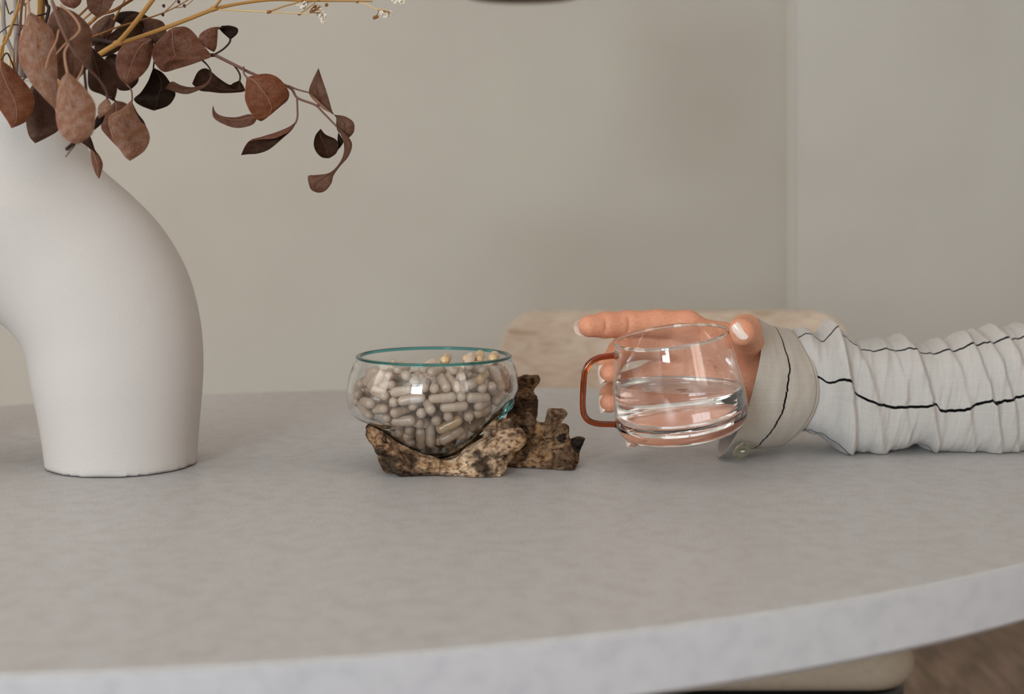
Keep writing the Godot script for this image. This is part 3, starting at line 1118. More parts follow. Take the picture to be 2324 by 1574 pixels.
	stem(fb, "petiole", "stalk", [[78, -60, 1.02], [65, -15, 0.985], [64, 8, 0.978], [67, 32, 0.974]], 2.2, 3.4)
	stem(fb, "petiole", "stalk", [[110, -30, 1.0], [118, 0, 0.995], [128, 20, 0.998]], 2.2, 3.0)
	leaf(fb, "leaf_pink", 0.975, [66, 26], [[53, 58, 92, 42, 0, -4], [43, 95, 121, 75, 0, -6], [45, 140, 129, 130, 0, -5], [68, 185, 131, 183, 0, -3], [98, 220, 131, 222, 0, -1]], [126, 248], 6.0, true, "broad pinkish leaf at the far side of the bunch")
	leaf(fb, "leaf_brown", 1.0, [128, 14], [[111, 40, 170, 28, 0, -4], [104, 80, 206, 65, 2, -6], [117, 130, 208, 108, 4, -6], [124, 170, 202, 150, 4, -4]], [158, 200], 5.0)
	leaf(fb, "leaf_pink", 0.945, [153, 162], [[136, 187, 178, 184, -2, -2], [127, 241, 202, 212, -4, -4], [130, 284, 217, 240, -3, -5], [141, 308, 215, 277, -1, -4], [158, 322, 208, 306, 0, -2]], [178, 327], 6.5, true, "paper-pale leaf in front of the vase mouth")
	leaf(fb, "leaf_rust", 1.04, [2, 136], [[-16, 168, 27, 154, 0, -2], [-18, 205, 56, 186, 0, -4], [-8, 237, 77, 219, 0, -5], [5, 257, 75, 248, 0, -4], [17, 275, 60, 275, 0, -2]], [26, 291], 5.0)
	leaf(fb, "leaf_umber", 1.07, [84, 180], [[63, 212, 112, 220, 0, 0], [59, 263, 129, 262, 0, -2], [61, 292, 134, 292, 0, -2], [68, 312, 112, 309]], [80, 325], 4.0)
	leaf(fb, "leaf_dark", 1.03, [208, 106], [[203, 136, 234, 132, 0, 2], [199, 172, 257, 158, 0, 2], [204, 202, 266, 190, 0, 2], [232, 215, 264, 214]], [258, 230], 3.0)
	leaf(fb, "leaf_pink", 1.02, [243, 222], [[225, 238, 252, 234], [222, 255, 248, 252, 0, 2]], [224, 270], 2.0, false)
	leaf(fb, "leaf_black", 1.03, [236, 250], [[226, 256, 238, 262], [216, 272, 231, 280]], [213, 296], 1.0, false)
	leaf(fb, "leaf_red", 1.045, [262, 228], [[240, 256, 290, 238, 0, -2], [229, 288, 296, 280, 0, -2], [246, 312, 296, 320]], [275, 342], 3.0)
	leaf(fb, "leaf_dark", 1.05, [300, 232], [[302, 252, 312, 256], [312, 275, 326, 274]], [333, 291], 1.0, false)
	leaf(fb, "leaf_pink", 1.015, [299, 226], [[276, 247, 303, 243, 0, 0], [246, 267, 317, 272, 0, -3], [256, 315, 333, 289, -1, -4], [271, 338, 340, 315, -1, -3], [283, 356, 327, 343, 0, -1]], [295, 365], 5.0, true, "broad leaf hanging by its stalk beside the vase neck")
	leaf(fb, "leaf_dark", 1.05, [172, 305], [[172, 318, 200, 305], [186, 324, 209, 320], [205, 338, 215, 338]], [222, 350], 1.5, false)
	leaf(fb, "leaf_red", 1.055, [205, 335], [[206, 350, 222, 348], [209, 370, 233, 370], [216, 392, 230, 391]], [225, 406], 1.5)
	stem(fb, "twig_end", "twig_dark", [[190, 146, 0.966], [196, 230, 0.985], [184, 295, 0.998], [168, 322, 0.996], [152, 338, 0.985]], 3.0, 4.6)
	stem(fb, "twig_end", "rib_dark", [[184, 296, 0.998], [170, 328, 0.996], [160, 341, 0.987], [149, 356, 0.98]], 2.0, 1.2)
	for q in [[[40, 180, 1.115], [18, 122, 1.08], [2, 138, 1.042]], [[42, 190, 1.12], [66, 172, 1.09], [84, 183, 1.072]], [[191, 146, 0.968], [204, 122, 1.0], [208, 108, 1.03]], [[243, 222, 1.01], [254, 220, 1.03], [262, 230, 1.044]], [[186, 292, 0.998], [176, 296, 1.03], [172, 308, 1.05]], [[172, 308, 1.05], [190, 320, 1.052], [205, 337, 1.056]]]:
		stem(fb, "petiole", "rib_dark", q, 2.0, 1.8)
	for q in [[[330, 112, 1.142], [330, 60, 1.155], [318, 30, 1.161]], [[335, 112, 1.142], [326, 70, 1.158], [315, 43, 1.165]], [[240, 98, 1.152], [246, 70, 1.165], [262, 49, 1.175]], [[215, 94, 1.15], [238, 60, 1.155], [258, 32, 1.16]], [[235, 97, 1.152], [244, 110, 1.163], [250, 123, 1.17]], [[345, 114, 1.14], [350, 134, 1.146], [348, 154, 1.15]], [[345, 114, 1.14], [352, 100, 1.135], [345, 89, 1.129]]]:
		stem(br, "petiole", "twig_dark", q, 2.0, 1.8)

	# ---- branch going up out of the picture
	var ub := thing("eucalyptus_branch", "upright dried eucalyptus branch cut off by the top edge, two leaf tips hanging into view", "branch", "dried branches in the vase", at(30, 330, dv))
	stem(ub, "stem", "twig_dark", [[25, 470, dv], [60, 200, 1.14], [108, 35, 1.13], [104, 0, 1.13], [90, -120, 1.12], [150, -230, 1.11]], 5.0, 3.0)
	stem(ub, "petiole", "twig_dark", [[95, -80, 1.12], [130, -100, 1.11], [160, -66, 1.1]], 2.0, 2.0)
	stem(ub, "petiole", "twig_dark", [[100, -120, 1.12], [180, -130, 1.1], [228, -64, 1.09]], 2.0, 2.0)
	leaf(ub, "leaf_red", 1.09, [160, -68], [[136, -35, 185, -35], [134, -5, 186, -5], [146, 12, 181, 10]], [168, 20], 4.0)
	leaf(ub, "leaf_brown", 1.085, [228, -68], [[202, -40, 260, -40], [196, -8, 260, -5], [201, 22, 246, 24]], [219, 38], -4.0)
	stem(ub, "petiole", "twig_dark", [[108, 30, 1.13], [75, 40, 1.12], [52, 60, 1.1], [42, 80, 1.09]], 2.2, 1.6)
	stem(ub, "petiole", "twig_dark", [[52, 58, 1.1], [25, 57, 1.1], [0, 74, 1.1]], 1.6, 1.2)

	# ---- straw-coloured stems of the baby's breath
	var g := thing("gypsophila_stem", "golden dried baby's-breath stem forking across the top, tiny white blossoms at its ends", "dried flower", "dried baby's-breath stems", at(25, 330, dv))
	stem(g, "stem", "straw", [[30, 470, dv], [60, 270, 1.13], [140, 185, 1.115], [222, 126, 1.1], [268, 98, 1.09]], 7.0, 6.0)
	stem(g, "stem", "straw", [[268, 98, 1.09], [310, 86, 1.092], [400, 54, 1.1], [486, 20, 1.105]], 5.0, 4.6)
	stem(g, "stem", "straw", [[266, 99, 1.09], [300, 60, 1.085], [352, -8, 1.075], [380, -50, 1.07]], 6.0, 5.0)
	stem(g, "stem", "straw", [[486, 20, 1.105], [545, 8, 1.11], [620, 0, 1.115], [700, 2, 1.12], [845, 3, 1.125]], 4.2, 1.6)
	stem(g, "stem", "straw", [[485, 20, 1.105], [498, 3, 1.1], [515, -22, 1.1]], 3.2, 2.6)
	stem(g, "stem", "straw_pale", [[486, 21, 1.105], [560, 25, 1.11], [610, 27, 1.11], [690, 31, 1.115], [702, 29, 1.115]], 2.0, 1.2)
	stem(g, "stem", "straw", [[611, 27, 1.11], [645, 14, 1.112], [668, 8, 1.115], [700, -6, 1.12]], 1.8, 1.2)
	stem(g, "stem", "straw", [[680, 32, 1.115], [705, 14, 1.115], [728, -6, 1.12]], 1.4, 1.0)
	stem(g, "stem", "straw_pale", [[812, 4, 1.124], [835, 12, 1.122], [856, 21, 1.12], [880, 21, 1.12]], 1.4, 0.9)
	stem(g, "stem", "straw_dark", [[858, 21, 1.12], [858, 30, 1.12], [851, 38, 1.12]], 0.9, 0.9)
	for k in [[268, 98, 8.0, 1.09], [486, 20, 6.5, 1.105], [611, 27, 4.0, 1.11], [680, 32, 3.0, 1.115], [812, 4, 3.0, 1.124]]:
		var b := MB.new()
		var o := at(k[0], k[1], k[3])
		var r: float = k[2] * k[3] / F
		b.tube(PackedVector3Array([o - Vector3(r, 0.3 * r, 0) * 0.8, o + Vector3(r, 0.3 * r, 0) * 0.8]), PackedFloat32Array([r, r * 0.9]), 9)
		part(b, "stem_node", M.straw_dark if k[2] < 6.0 else M.straw, g)
	var rng := RandomNumberGenerator.new()
	rng.seed = 8
	for fl in [[688, 11, 12.0], [700, 4, 8.0], [678, 8, 7.0], [728, 27, 9.0], [732, 36, 10.0], [734, 47, 7.0], [722, 33, 6.0], [874, 33, 9.0], [884, 31, 8.0], [866, 29, 6.0], [900, 2, 9.0], [912, 3, 8.0], [892, -3, 7.0]]:
		blossom(g, at(fl[0], fl[1], 1.117 + rng.randf() * 0.008), fl[2] * 1.12 / F, rng)
	for tw in 14:
		var x := 702.0 + rng.randf() * 30.0
		var y := 8.0 + rng.randf() * 22.0
		stem(g, "pedicel", "straw_dark", [[702, 29, 1.116], [(x + 702) / 2 + rng.randf_range(-4, 4), (y + 29) / 2, 1.116], [x, y, 1.116 + rng.randf_range(-0.006, 0.006)]], 0.9, 0.7, 3)
	for tw in 7:
		var x := 862.0 + rng.randf() * 26.0
		stem(g, "pedicel", "straw_dark", [[857, 21, 1.12], [(x + 857) / 2, 22 + rng.randf() * 4, 1.12], [x, 26 + rng.randf() * 8, 1.12]], 0.8, 0.6, 3)
	for bud in [[851, 39], [856, 37], [716, 14], [742, 10]]:
		var b := MB.new()
		var o := at(bud[0], bud[1], 1.12)
		b.tube(PackedVector3Array([o, o + Vector3(-0.0008, -0.0008, 0)]), PackedFloat32Array([0.0014, 0.0012]), 8)
		part(b, "bud", M.straw_dark, g)

	var g2 := thing("gypsophila_stem", "thin straw-coloured stem with bare buds rising behind the dark leaves", "dried flower", "dried baby's-breath stems", at(30, 330, dv))
	stem(g2, "stem", "straw_dark", [[32, 470, dv], [80, 250, 1.15], [150, 120, 1.155], [240, 72, 1.15], [312, 48, 1.14], [352, 36, 1.135], [395, 18, 1.13], [450, -14, 1.13]], 3.0, 1.2)
	stem(g2, "stem", "straw_dark", [[368, 32, 1.135], [392, 10, 1.13], [408, -10, 1.13]], 1.2, 0.9)
	stem(g2, "stem", "straw_dark", [[396, 18, 1.13], [420, 14, 1.13], [440, -2, 1.13]], 1.0, 0.8)
	for bud in [[369, 32], [371, 12], [418, 12], [405, 3]]:
		var b := MB.new()
		var o := at(bud[0], bud[1], 1.133)
		b.tube(PackedVector3Array([o, o + Vector3(0.0005, -0.0012, 0)]), PackedFloat32Array([0.0013, 0.0009]), 8)
		part(b, "bud", M.twig_dark, g2)
	var g3 := thing("gypsophila_stem", "pair of golden stems leaning out between the upper leaves of the bouquet", "dried flower", "dried baby's-breath stems", at(28, 330, dv))
	stem(g3, "stem", "straw_dark", [[28, 470, dv], [90, 200, 1.13], [205, 52, 1.12], [262, 22, 1.12], [310, -8, 1.115]], 4.0, 3.4)
	stem(g3, "stem", "straw", [[205, 52, 1.12], [240, 14, 1.115], [285, -20, 1.11]], 3.2, 2.8)
	stem(g3, "stem", "straw", [[190, 44, 1.125], [232, 8, 1.12], [262, -16, 1.115]], 2.4, 2.0)
	stem(g3, "stem", "straw_dark", [[175, 40, 1.125], [200, 16, 1.12], [224, -12, 1.12]], 2.6, 2.2)
	stem(g3, "stem", "straw", [[258, 44, 1.12], [274, 18, 1.12], [288, -10, 1.12]], 2.2, 1.8)
	# the tangle at the left edge: each a stem of its own
	var bits := [
		["golden twig crossing the picture's edge, lowest of the thin ones by the vase mouth", "straw", [[8, 480], [0, 150], [14, 92], [38, 24], [46, -20]], 3.0],
		["slim golden twig leaning towards the big pinkish leaf", "straw", [[10, 480], [6, 122], [22, 80], [42, 22], [62, -20]], 2.8],
		["thin amber twig forking beneath the top edge beside the grey stems", "straw_dark", [[14, 480], [38, 26], [56, 12], [84, -16]], 2.0],
		["straight ochre twig standing by the grey stem, darker than its neighbours", "straw_dark", [[22, 480], [33, 160], [40, 110], [48, 40], [42, -20]], 2.4],
		["pale straw twig bent over the vase rim", "straw_pale", [[12, 480], [22, 150], [12, 80], [2, 30], [-6, -20]], 2.8],
		["reddish twig with a small fork between the golden stems", "straw_dark", [[24, 480], [57, 50], [54, 12], [60, -20]], 1.9],
		["dark thread-like twig crossing the grey stems", "twig_dark", [[16, 480], [34, 64], [20, 30], [6, -20]], 2.0],
	]
	var z := 0
	for t in bits:
		var tw := thing("dried_twig", t[0], "twig", "thin twigs in the vase", at(18, 330, dv))
		var pts := []
		for q in t[2]:
			pts.append([q[0], q[1], dv - 0.05 + 0.014 * z if q[1] < 400 else dv])
		stem(tw, "stem", t[1], pts, t[3], t[3] * 0.8)
		z += 1
	var wood := thing("dried_stalk", "thick golden split stalk rising at the top of the bouquet", "stalk", "", at(30, 330, dv))
	stem(wood, "stalk", "straw", [[34, 480, dv], [70, 220, 1.15], [90, 60, 1.14], [95, -30, 1.13]], 8.5, 9.5)
	stem(wood, "strand", "straw_pale", [[62, 240, 1.14], [82, 60, 1.13], [87, -30, 1.12]], 2.2, 2.6)
	stem(wood, "strand", "straw_dark", [[74, 240, 1.14], [93, 52, 1.13], [98, -30, 1.12]], 1.8, 2.2)
	wood = thing("woody_stem", "grey woody stem standing straight beside the big pinkish leaf", "stem", "grey stems in the vase", at(30, 330, dv))
	stem(wood, "stem", "twig_grey", [[40, 480, dv], [44, 185, 1.13], [40, 130, 1.125], [37, 60, 1.12], [34, -30, 1.12]], 9.0, 4.5)
	wood = thing("woody_stem", "dark grey woody stem slanting up to the picture's corner", "stem", "grey stems in the vase", at(26, 330, dv))
	stem(wood, "stem", "twig_grey", [[50, 480, dv], [52, 175, 1.15], [32, 128, 1.15], [10, 70, 1.15], [8, 0, 1.15], [14, -30, 1.15]], 6.5, 4.0)

func blossom(parent: Node3D, o: Vector3, r: float, rng: RandomNumberGenerator) -> void:
	var b := MB.new()
	for k in 16:
		var dir := Vector3(rng.randfn(), rng.randfn(), rng.randfn()).normalized()
		var x := dir.cross(Vector3(0.3, 1, 0.2)).normalized()
		var y := dir.cross(x)
		var c := o + dir * r * 0.45
		var rows := []
		for i in 4:
			var t := i / 3.0
			var ring := PackedVector3Array()
			for j in 7:
				var a := TAU * j / 7
				ring.append(c + (x * cos(a) + y * sin(a)) * r * 0.5 * t * (1.0 + 0.35 * sin(a * 3.0 + k)) + dir * r * (0.28 * t * t + 0.1 * sin(a * 2.0)))
			rows.append(ring)
		b.grid(rows, true)
	part(b, "blossom", M.petal, parent)

# ------------------------------------------------------------------ driftwood and bowl
const BD := 1.14          # depth of the bowl's middle
const BX := 985.0
const GLASS := 0.003
var bowl_l := PackedFloat32Array()     # radius of the outside towards the vase and towards the cup, by height
var bowl_r := PackedFloat32Array()
var bowl_f := PackedFloat32Array()
var bowl_h0 := 0.0
var bowl_h1 := 0.0

func bowl_tables() -> void:
	var l := [[810.0, 176.0], [835.0, 187.0], [865.0, 195.0], [893.0, 198.0], [918.0, 195.0], [936.0, 186.0], [947.0, 170.0], [954.0, 144.0], [968.0, 120.0], [990.0, 97.0], [1010.0, 73.0], [1026.0, 48.0], [1036.0, 24.0], [1040.0, 0.0]]
	var r := [[810.0, 176.0], [835.0, 186.0], [860.0, 192.0], [885.0, 191.0], [905.0, 183.0], [922.0, 170.0], [937.0, 152.0], [954.0, 134.0], [972.0, 114.0], [993.0, 91.0], [1011.0, 68.0], [1026.0, 46.0], [1036.0, 24.0], [1040.0, 0.0]]
	var f := [[810.0, 176.0], [830.0, 184.0], [855.0, 191.0], [880.0, 193.0], [905.0, 189.0], [930.0, 178.0], [955.0, 159.0], [980.0, 132.0], [1002.0, 102.0], [1020.0, 70.0], [1033.0, 36.0], [1040.0, 0.0]]
	bowl_h0 = at(0, 1040, BD).y
	bowl_h1 = at(0, 810, BD).y
	for i in 129:
		var y := lerpf(1040, 810, i / 128.0)
		bowl_l.append(maxf(curve_of(l, y), 0.0) * BD / F)
		bowl_f.append(maxf(curve_of(f, y), 0.0) * BD / F)
		bowl_r.append(maxf(curve_of(r, y), 0.0) * BD / F)

func bowl_out(y: float, cosphi: float) -> float:
	var t := clampf((y - bowl_h0) / (bowl_h1 - bowl_h0), 0.0, 1.0) * 128.0
	var i := mini(int(t), 127)
	var w := absf(cosphi)
	w = w * w * w
	var front := lerpf(bowl_f[i], bowl_f[i + 1], t - i)
	if cosphi < 0.0:
		return lerpf(front, lerpf(bowl_l[i], bowl_l[i + 1], t - i), w)
	return lerpf(front, lerpf(bowl_r[i], bowl_r[i + 1], t - i), w)

# how far inside the inner face of the glass a point lies (less than 0: outside)
func bowl_depth(p: Vector3) -> float:
	var o := at(BX, 900, BD)
	var dx := p.x - o.x
	var dz := p.z - o.z
	var rho := sqrt(dx * dx + dz * dz)
	var c := dx / maxf(rho, 1e-5)
	var r := bowl_out(p.y, c)
	var sl := (bowl_out(p.y + 0.002, c) - bowl_out(p.y - 0.002, c)) / 0.004
	var side := (r - rho) / sqrt(1.0 + sl * sl) - GLASS
	return minf(side, p.y - bowl_h0 - GLASS)

func build_driftwood() -> void:
	bowl_tables()
	var s := 1.13 / F
	var fld := Field.new(at(815, 1090, 1.13) + Vector3(0, 0, -0.085), at(1335, 835, 1.13) + Vector3(0, 0, 0.075), 0.00125)
	# px, py, depth, radius in px  ->  the same of the other end
	var bl := [
		[862, 985, 1.12, 26, 905, 1035, 1.115, 36], [905, 1035, 1.115, 36, 955, 1062, 1.107, 26], [955, 1062, 1.107, 26, 1020, 1068, 1.108, 22],
		[1020, 1068, 1.108, 24, 1085, 1052, 1.108, 36], [1085, 1052, 1.108, 36, 1128, 1015, 1.108, 33], [1128, 1015, 1.108, 30, 1120, 970, 1.115, 20],
		[846, 975, 1.13, 14, 870, 1010, 1.10, 16], [935, 1072, 1.1, 14, 905, 1050, 1.1, 22],
		[1120, 985, 1.10, 13, 1178, 978, 1.098, 8], [1128, 1022, 1.095, 16, 1190, 1000, 1.092, 7], [1105, 960, 1.115, 18, 1150, 965, 1.12, 16],
		[1085, 1060, 1.10, 30, 1130, 1060, 1.10, 18],
		[1178, 1000, 1.18, 42, 1186, 910, 1.19, 27], [1186, 910, 1.19, 27, 1190, 872, 1.19, 19], [1196, 884, 1.185, 11, 1216, 860, 1.185, 9], [1200, 930, 1.185, 18, 1204, 900, 1.185, 12],
		[1180, 866, 1.19, 10, 1192, 860, 1.185, 7],
		[1195, 1040, 1.15, 34, 1203, 968, 1.14, 15], [1203, 968, 1.14, 14, 1197, 945, 1.14, 7], [1215, 1000, 1.14, 20, 1226, 972, 1.14, 9], [1222, 1045, 1.135, 26, 1212, 1000, 1.135, 18],
		[1275, 1040, 1.135, 28, 1268, 990, 1.135, 22], [1268, 990, 1.135, 20, 1276, 972, 1.13, 13], [1248, 1000, 1.13, 9, 1278, 972, 1.125, 7], [1249, 985, 1.145, 14, 1257, 945, 1.145, 16], [1262, 944, 1.145, 13, 1276, 934, 1.145, 7],
		[1300, 1045, 1.14, 12, 1306, 1005, 1.14, 8], [1302, 1014, 1.14, 12, 1310, 1003, 1.14, 12], [1230, 1055, 1.13, 18, 1290, 1055, 1.125, 15], [1160, 1060, 1.14, 22, 1230, 1056, 1.135, 20],
		[900, 1010, 1.17, 36, 1080, 1030, 1.18, 40], [1080, 1030, 1.18, 40, 1180, 1010, 1.19, 40], [905, 1030, 1.13, 30, 1060, 1058, 1.14, 26], [1090, 1040, 1.14, 36, 1190, 1020, 1.15, 30],
	]
	for k in bl:
		fld.bone(at(k[0], k[1], k[2]), at(k[4], k[5], k[6]), k[3] * s, k[7] * s, 0.0042)
	# hollows
	for k in [[1278, 1003, 1.10, 13, 1262, 1006, 1.125, 12], [873, 1000, 1.09, 9, 878, 1004, 1.11, 10], [1300, 1003, 1.12, 6, 1304, 1001, 1.13, 5], [1268, 1035, 1.09, 6, 1270, 1036, 1.106, 5], [1150, 985, 1.09, 7, 1172, 990, 1.10, 6], [1238, 1010, 1.10, 7, 1236, 1040, 1.11, 8], [1008, 1050, 1.08, 2, 1012, 1078, 1.09, 2], [1214, 1068, 1.09, 6, 1216, 1062, 1.115, 5], [890, 1035, 1.075, 7, 945, 1066, 1.078, 5], [1120, 1000, 1.085, 5, 1165, 1012, 1.075, 4], [1060, 1040, 1.07, 4, 1095, 1022, 1.075, 5], [1190, 985, 1.10, 6, 1186, 1040, 1.10, 7], [1246, 1000, 1.11, 5, 1244, 1040, 1.105, 4]]:
		fld.bone(at(k[0], k[1], k[2]), at(k[4], k[5], k[6]), k[3] * s, k[7] * s, 0.002, true)
	var n := FastNoiseLite.new()
	n.seed = 17
	n.noise_type = FastNoiseLite.TYPE_SIMPLEX_SMOOTH
	n.fractal_type = FastNoiseLite.FRACTAL_RIDGED
	n.fractal_octaves = 3
	n.frequency = 34.0
	var fine := FastNoiseLite.new()
	fine.seed = 18
	fine.noise_type = FastNoiseLite.TYPE_SIMPLEX_SMOOTH
	fine.frequency = 120.0
	fine.fractal_octaves = 3
	var lump := FastNoiseLite.new()
	lump.seed = 29
	lump.noise_type = FastNoiseLite.TYPE_CELLULAR
	lump.cellular_return_type = FastNoiseLite.RETURN_DISTANCE
	lump.frequency = 62.0
	lump.fractal_type = FastNoiseLite.FRACTAL_NONE
	var o := at(BX, 900, BD)
	for iz in fld.nz:
		for iy in fld.ny:
			var row := (iz * fld.ny + iy) * fld.nx
			for ix in fld.nx:
				var f := fld.f[row + ix]
				if absf(f) < 0.007:
					var p := fld.lo + Vector3(ix, iy, iz) * fld.cell
					var q := grain(p)
					f += 0.0026 * (0.10 - n.get_noise_3d(q.x * 0.75, q.y * 1.15, q.z)) + 0.0012 * fine.get_noise_3d(q.x * 0.2, q.y * 1.3, q.z) + 0.0024 * (0.45 + lump.get_noise_3d(p.x, p.y, p.z))
				if f < 0.008:
					var p := fld.lo + Vector3(ix, iy, iz) * fld.cell
					if p.y > bowl_h0 - 0.003 and p.y < bowl_h1:
						var dx := p.x - o.x
						var dz := p.z - o.z
						var rho := sqrt(dx * dx + dz * dz)
						var c := dx / maxf(rho, 1e-5)
						var sl := (bowl_out(p.y + 0.002, c) - bowl_out(p.y - 0.002, c)) / 0.004
						var g := (bowl_out(p.y, c) - rho) / sqrt(1.0 + sl * sl) + 0.0006
						if p.y < bowl_h0 + 0.004:
							g = minf(g, p.y - bowl_h0 + 0.0008)
						f = maxf(f, g)
				fld.f[row + ix] = f
	fld.slab(TOP + 0.0003, 2.0)
	var patch := FastNoiseLite.new()
	patch.seed = 23
	patch.frequency = 30.0
	patch.fractal_octaves = 4
	var b := MB.new()
	fld.nets(b)
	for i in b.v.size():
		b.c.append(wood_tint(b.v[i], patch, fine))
	var t := thing("driftwood", "gnarled brown driftwood root cradling the glass bowl, dark knobs at the end by the cup", "driftwood", "", Vector3(o.x + 0.02, TOP, -1.13))
	part(b, "root", M.driftwood, t)

# the run of the fibres: down to the right on the side of the vase, up to the right past the middle
func grain(p: Vector3) -> Vector3:
	var t := clampf((p.x - at(900, 0, 1.12).x) / 0.06, 0.0, 1.0)
	var a := lerpf(-0.65, 0.55, t)
	var w := p - at(1010, 1000, 1.12)
	return Vector3(w.x * cos(a) + w.y * sin(a), w.y * cos(a) - w.x * sin(a), w.z)

func wood_tint(p: Vector3, patch: FastNoiseLite, fine: FastNoiseLite) -> Color:
	var a := patch.get_noise_3d(p.x * 0.7 + p.y * 0.5, p.y * 1.2, p.z) * 1.5
	var q := grain(p)
	var b := fine.get_noise_3d(q.x * 0.22, q.y * 1.5, q.z) * 1.1
	a += patch.get_noise_3d(q.x * 0.6, q.y * 3.0 + 5.0, q.z * 2.0) * 0.5
	var worn := clampf(1.25 - p.distance_to(at(1075, 1060, 1.09)) / 0.040, 0.0, 1.0)
	var c := Color(0.155, 0.09, 0.052).lerp(Color(0.40, 0.26, 0.16), clampf(0.42 + a + b * 0.9, 0.0, 1.0))
	c = c.lerp(Color(0.66, 0.49, 0.34), worn * clampf(0.85 + a * 0.8, 0.0, 1.0))
	c = c.lerp(Color(0.30, 0.16, 0.055), clampf((b + a * 0.4 - 0.28) * 2.5, 0.0, 0.6))
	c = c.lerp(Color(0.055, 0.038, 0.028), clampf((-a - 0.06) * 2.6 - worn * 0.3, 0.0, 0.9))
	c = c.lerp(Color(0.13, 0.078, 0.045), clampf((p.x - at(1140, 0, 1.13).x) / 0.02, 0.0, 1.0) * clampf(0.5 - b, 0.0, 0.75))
	# charred parts of the knob at the end and of the upright
	if p.distance_to(at(1280, 1003, 1.12)) < 0.0068 or p.distance_to(at(1310, 1008, 1.135)) < 0.0062:
		c = c.lerp(Color(0.018, 0.015, 0.013), 0.9)
	return c

func build_bowl() -> void:
	var o := at(BX, 900, BD)
	var t := thing("glass_bowl", "clear blown-glass bowl with a teal-edged rim, slumped over driftwood and full of capsules", "bowl", "", Vector3(o.x, bowl_h0, o.z))
	var sides := 128
	var hs := []
	for i in 47:
		var u := i / 46.0
		hs.append(bowl_h0 + (bowl_h1 - bowl_h0) * pow(u, 1.25))
	var rows := []
	for h in hs:
		rows.append(bowl_ring(o, h, 0.0, sides))
	# rounded lip
	for a in range(1, 8):
		var ang := PI * a / 8.0
		rows.append(bowl_ring(o, bowl_h1 + sin(ang) * 0.0017, GLASS * 0.5 * (1.0 - cos(ang)), sides, true))
	for i in range(hs.size() - 1, -1, -1):
		rows.append(bowl_ring(o, hs[i], GLASS, sides))
	var b := MB.new()
	b.grid(rows, true, Vector3.ZERO, 1.0)
	part(b, "body", M.bowl_glass, t)
	# teal rim: the thick rolled edge
	rows = []
	for k in 13:
		var a := TAU * k / 12
		rows.append(bowl_ring(o, bowl_h1 + 0.0008 + sin(a) * 0.0012, GLASS * 0.5 - cos(a) * 0.0019, sides, true))
	b = MB.new()
	b.grid(rows, true, Vector3.ZERO, 1.0)
	var rim := part(b, "rim", M.teal_glass, t)
	rim.set_meta("label", "teal rolled rim")
	# fold of thicker teal glass on the side of the cup
	b = MB.new()
	b.tube(spline(PackedVector3Array([at(1164, 906, 1.115), at(1155, 922, 1.108), at(1143, 937, 1.106), at(1130, 952, 1.108)]), 6), PackedFloat32Array([0.0008, 0.0015, 0.002, 0.0024, 0.0026, 0.0027, 0.0027, 0.0026, 0.0025, 0.0023, 0.002, 0.0018, 0.0016, 0.0014, 0.0012, 0.001, 0.0008, 0.0006, 0.0004]), 12)
	var fold := part(b, "glass_fold", M.teal_glass, t)
	fold.set_meta("label", "streak of thick teal glass")

func bowl_ring(o: Vector3, h: float, inset: float, sides: int, level := false) -> PackedVector3Array:
	var ring := PackedVector3Array()
	for j in sides:
		var a := TAU * j / sides
		var c := cos(a)
		var hh := minf(h, bowl_h1)
		var r := bowl_out(hh, c)
		var y := h
		if inset > 0.0 and not level:
			var sl := (bowl_out(hh + 0.002, c) - bowl_out(hh - 0.002, c)) / 0.004
			var nl := 1.0 / sqrt(1.0 + sl * sl)
			r = maxf(r - inset * nl, 0.0)
			y = h + inset * clampf(sl, 0.0, 6.0) * nl
		else:
			r -= inset
		ring.append(Vector3(o.x + r * c, y, o.z + r * sin(a)))
	return ring

# ------------------------------------------------------------------ capsules
const CR := 0.0037       # radius
const CH := 0.0066       # half the length between the round ends' middles

func half_capsule(sign: float, r: float, from: float) -> MB:
	var b := MB.new()
	var rows := []
	var prof := PackedVector2Array()
	for i in 7:
		var a := PI / 2 * i / 6.0
		prof.append(Vector2(r * sin(a), CH + r * cos(a)))
	prof.append(Vector2(r, from + 0.0003))
	prof.append(Vector2(r * 0.985, from))
	prof.append(Vector2(r * 0.9, from))
	for p in prof:
		var ring := PackedVector3Array()
		for j in 18:
			var a := TAU * j / 18
			ring.append(Vector3(p.y * sign, p.x * cos(a), p.x * sin(a)))
		rows.append(ring)
	b.grid(rows, true)
	return b

func seg_push(a0: Vector3, a1: Vector3, b0: Vector3, b1: Vector3) -> Array:
	var d1 := a1 - a0
	var d2 := b1 - b0
	var r := a0 - b0
	var a := d1.length_squared()
	var e := d2.length_squared()
	var f := d2.dot(r)
	var c := d1.dot(r)
	var b := d1.dot(d2)
	var den := a * e - b * b
	var s := clampf((b * f - c * e) / den, 0.0, 1.0) if den > 1e-14 else 0.5
	var t := (b * s + f) / e
	if t < 0.0:
		t = 0.0
		s = clampf(-c / a, 0.0, 1.0)
	elif t > 1.0:
		t = 1.0
		s = clampf((b - c) / a, 0.0, 1.0)
	return [s, t, (a0 + d1 * s) - (b0 + d2 * t)]

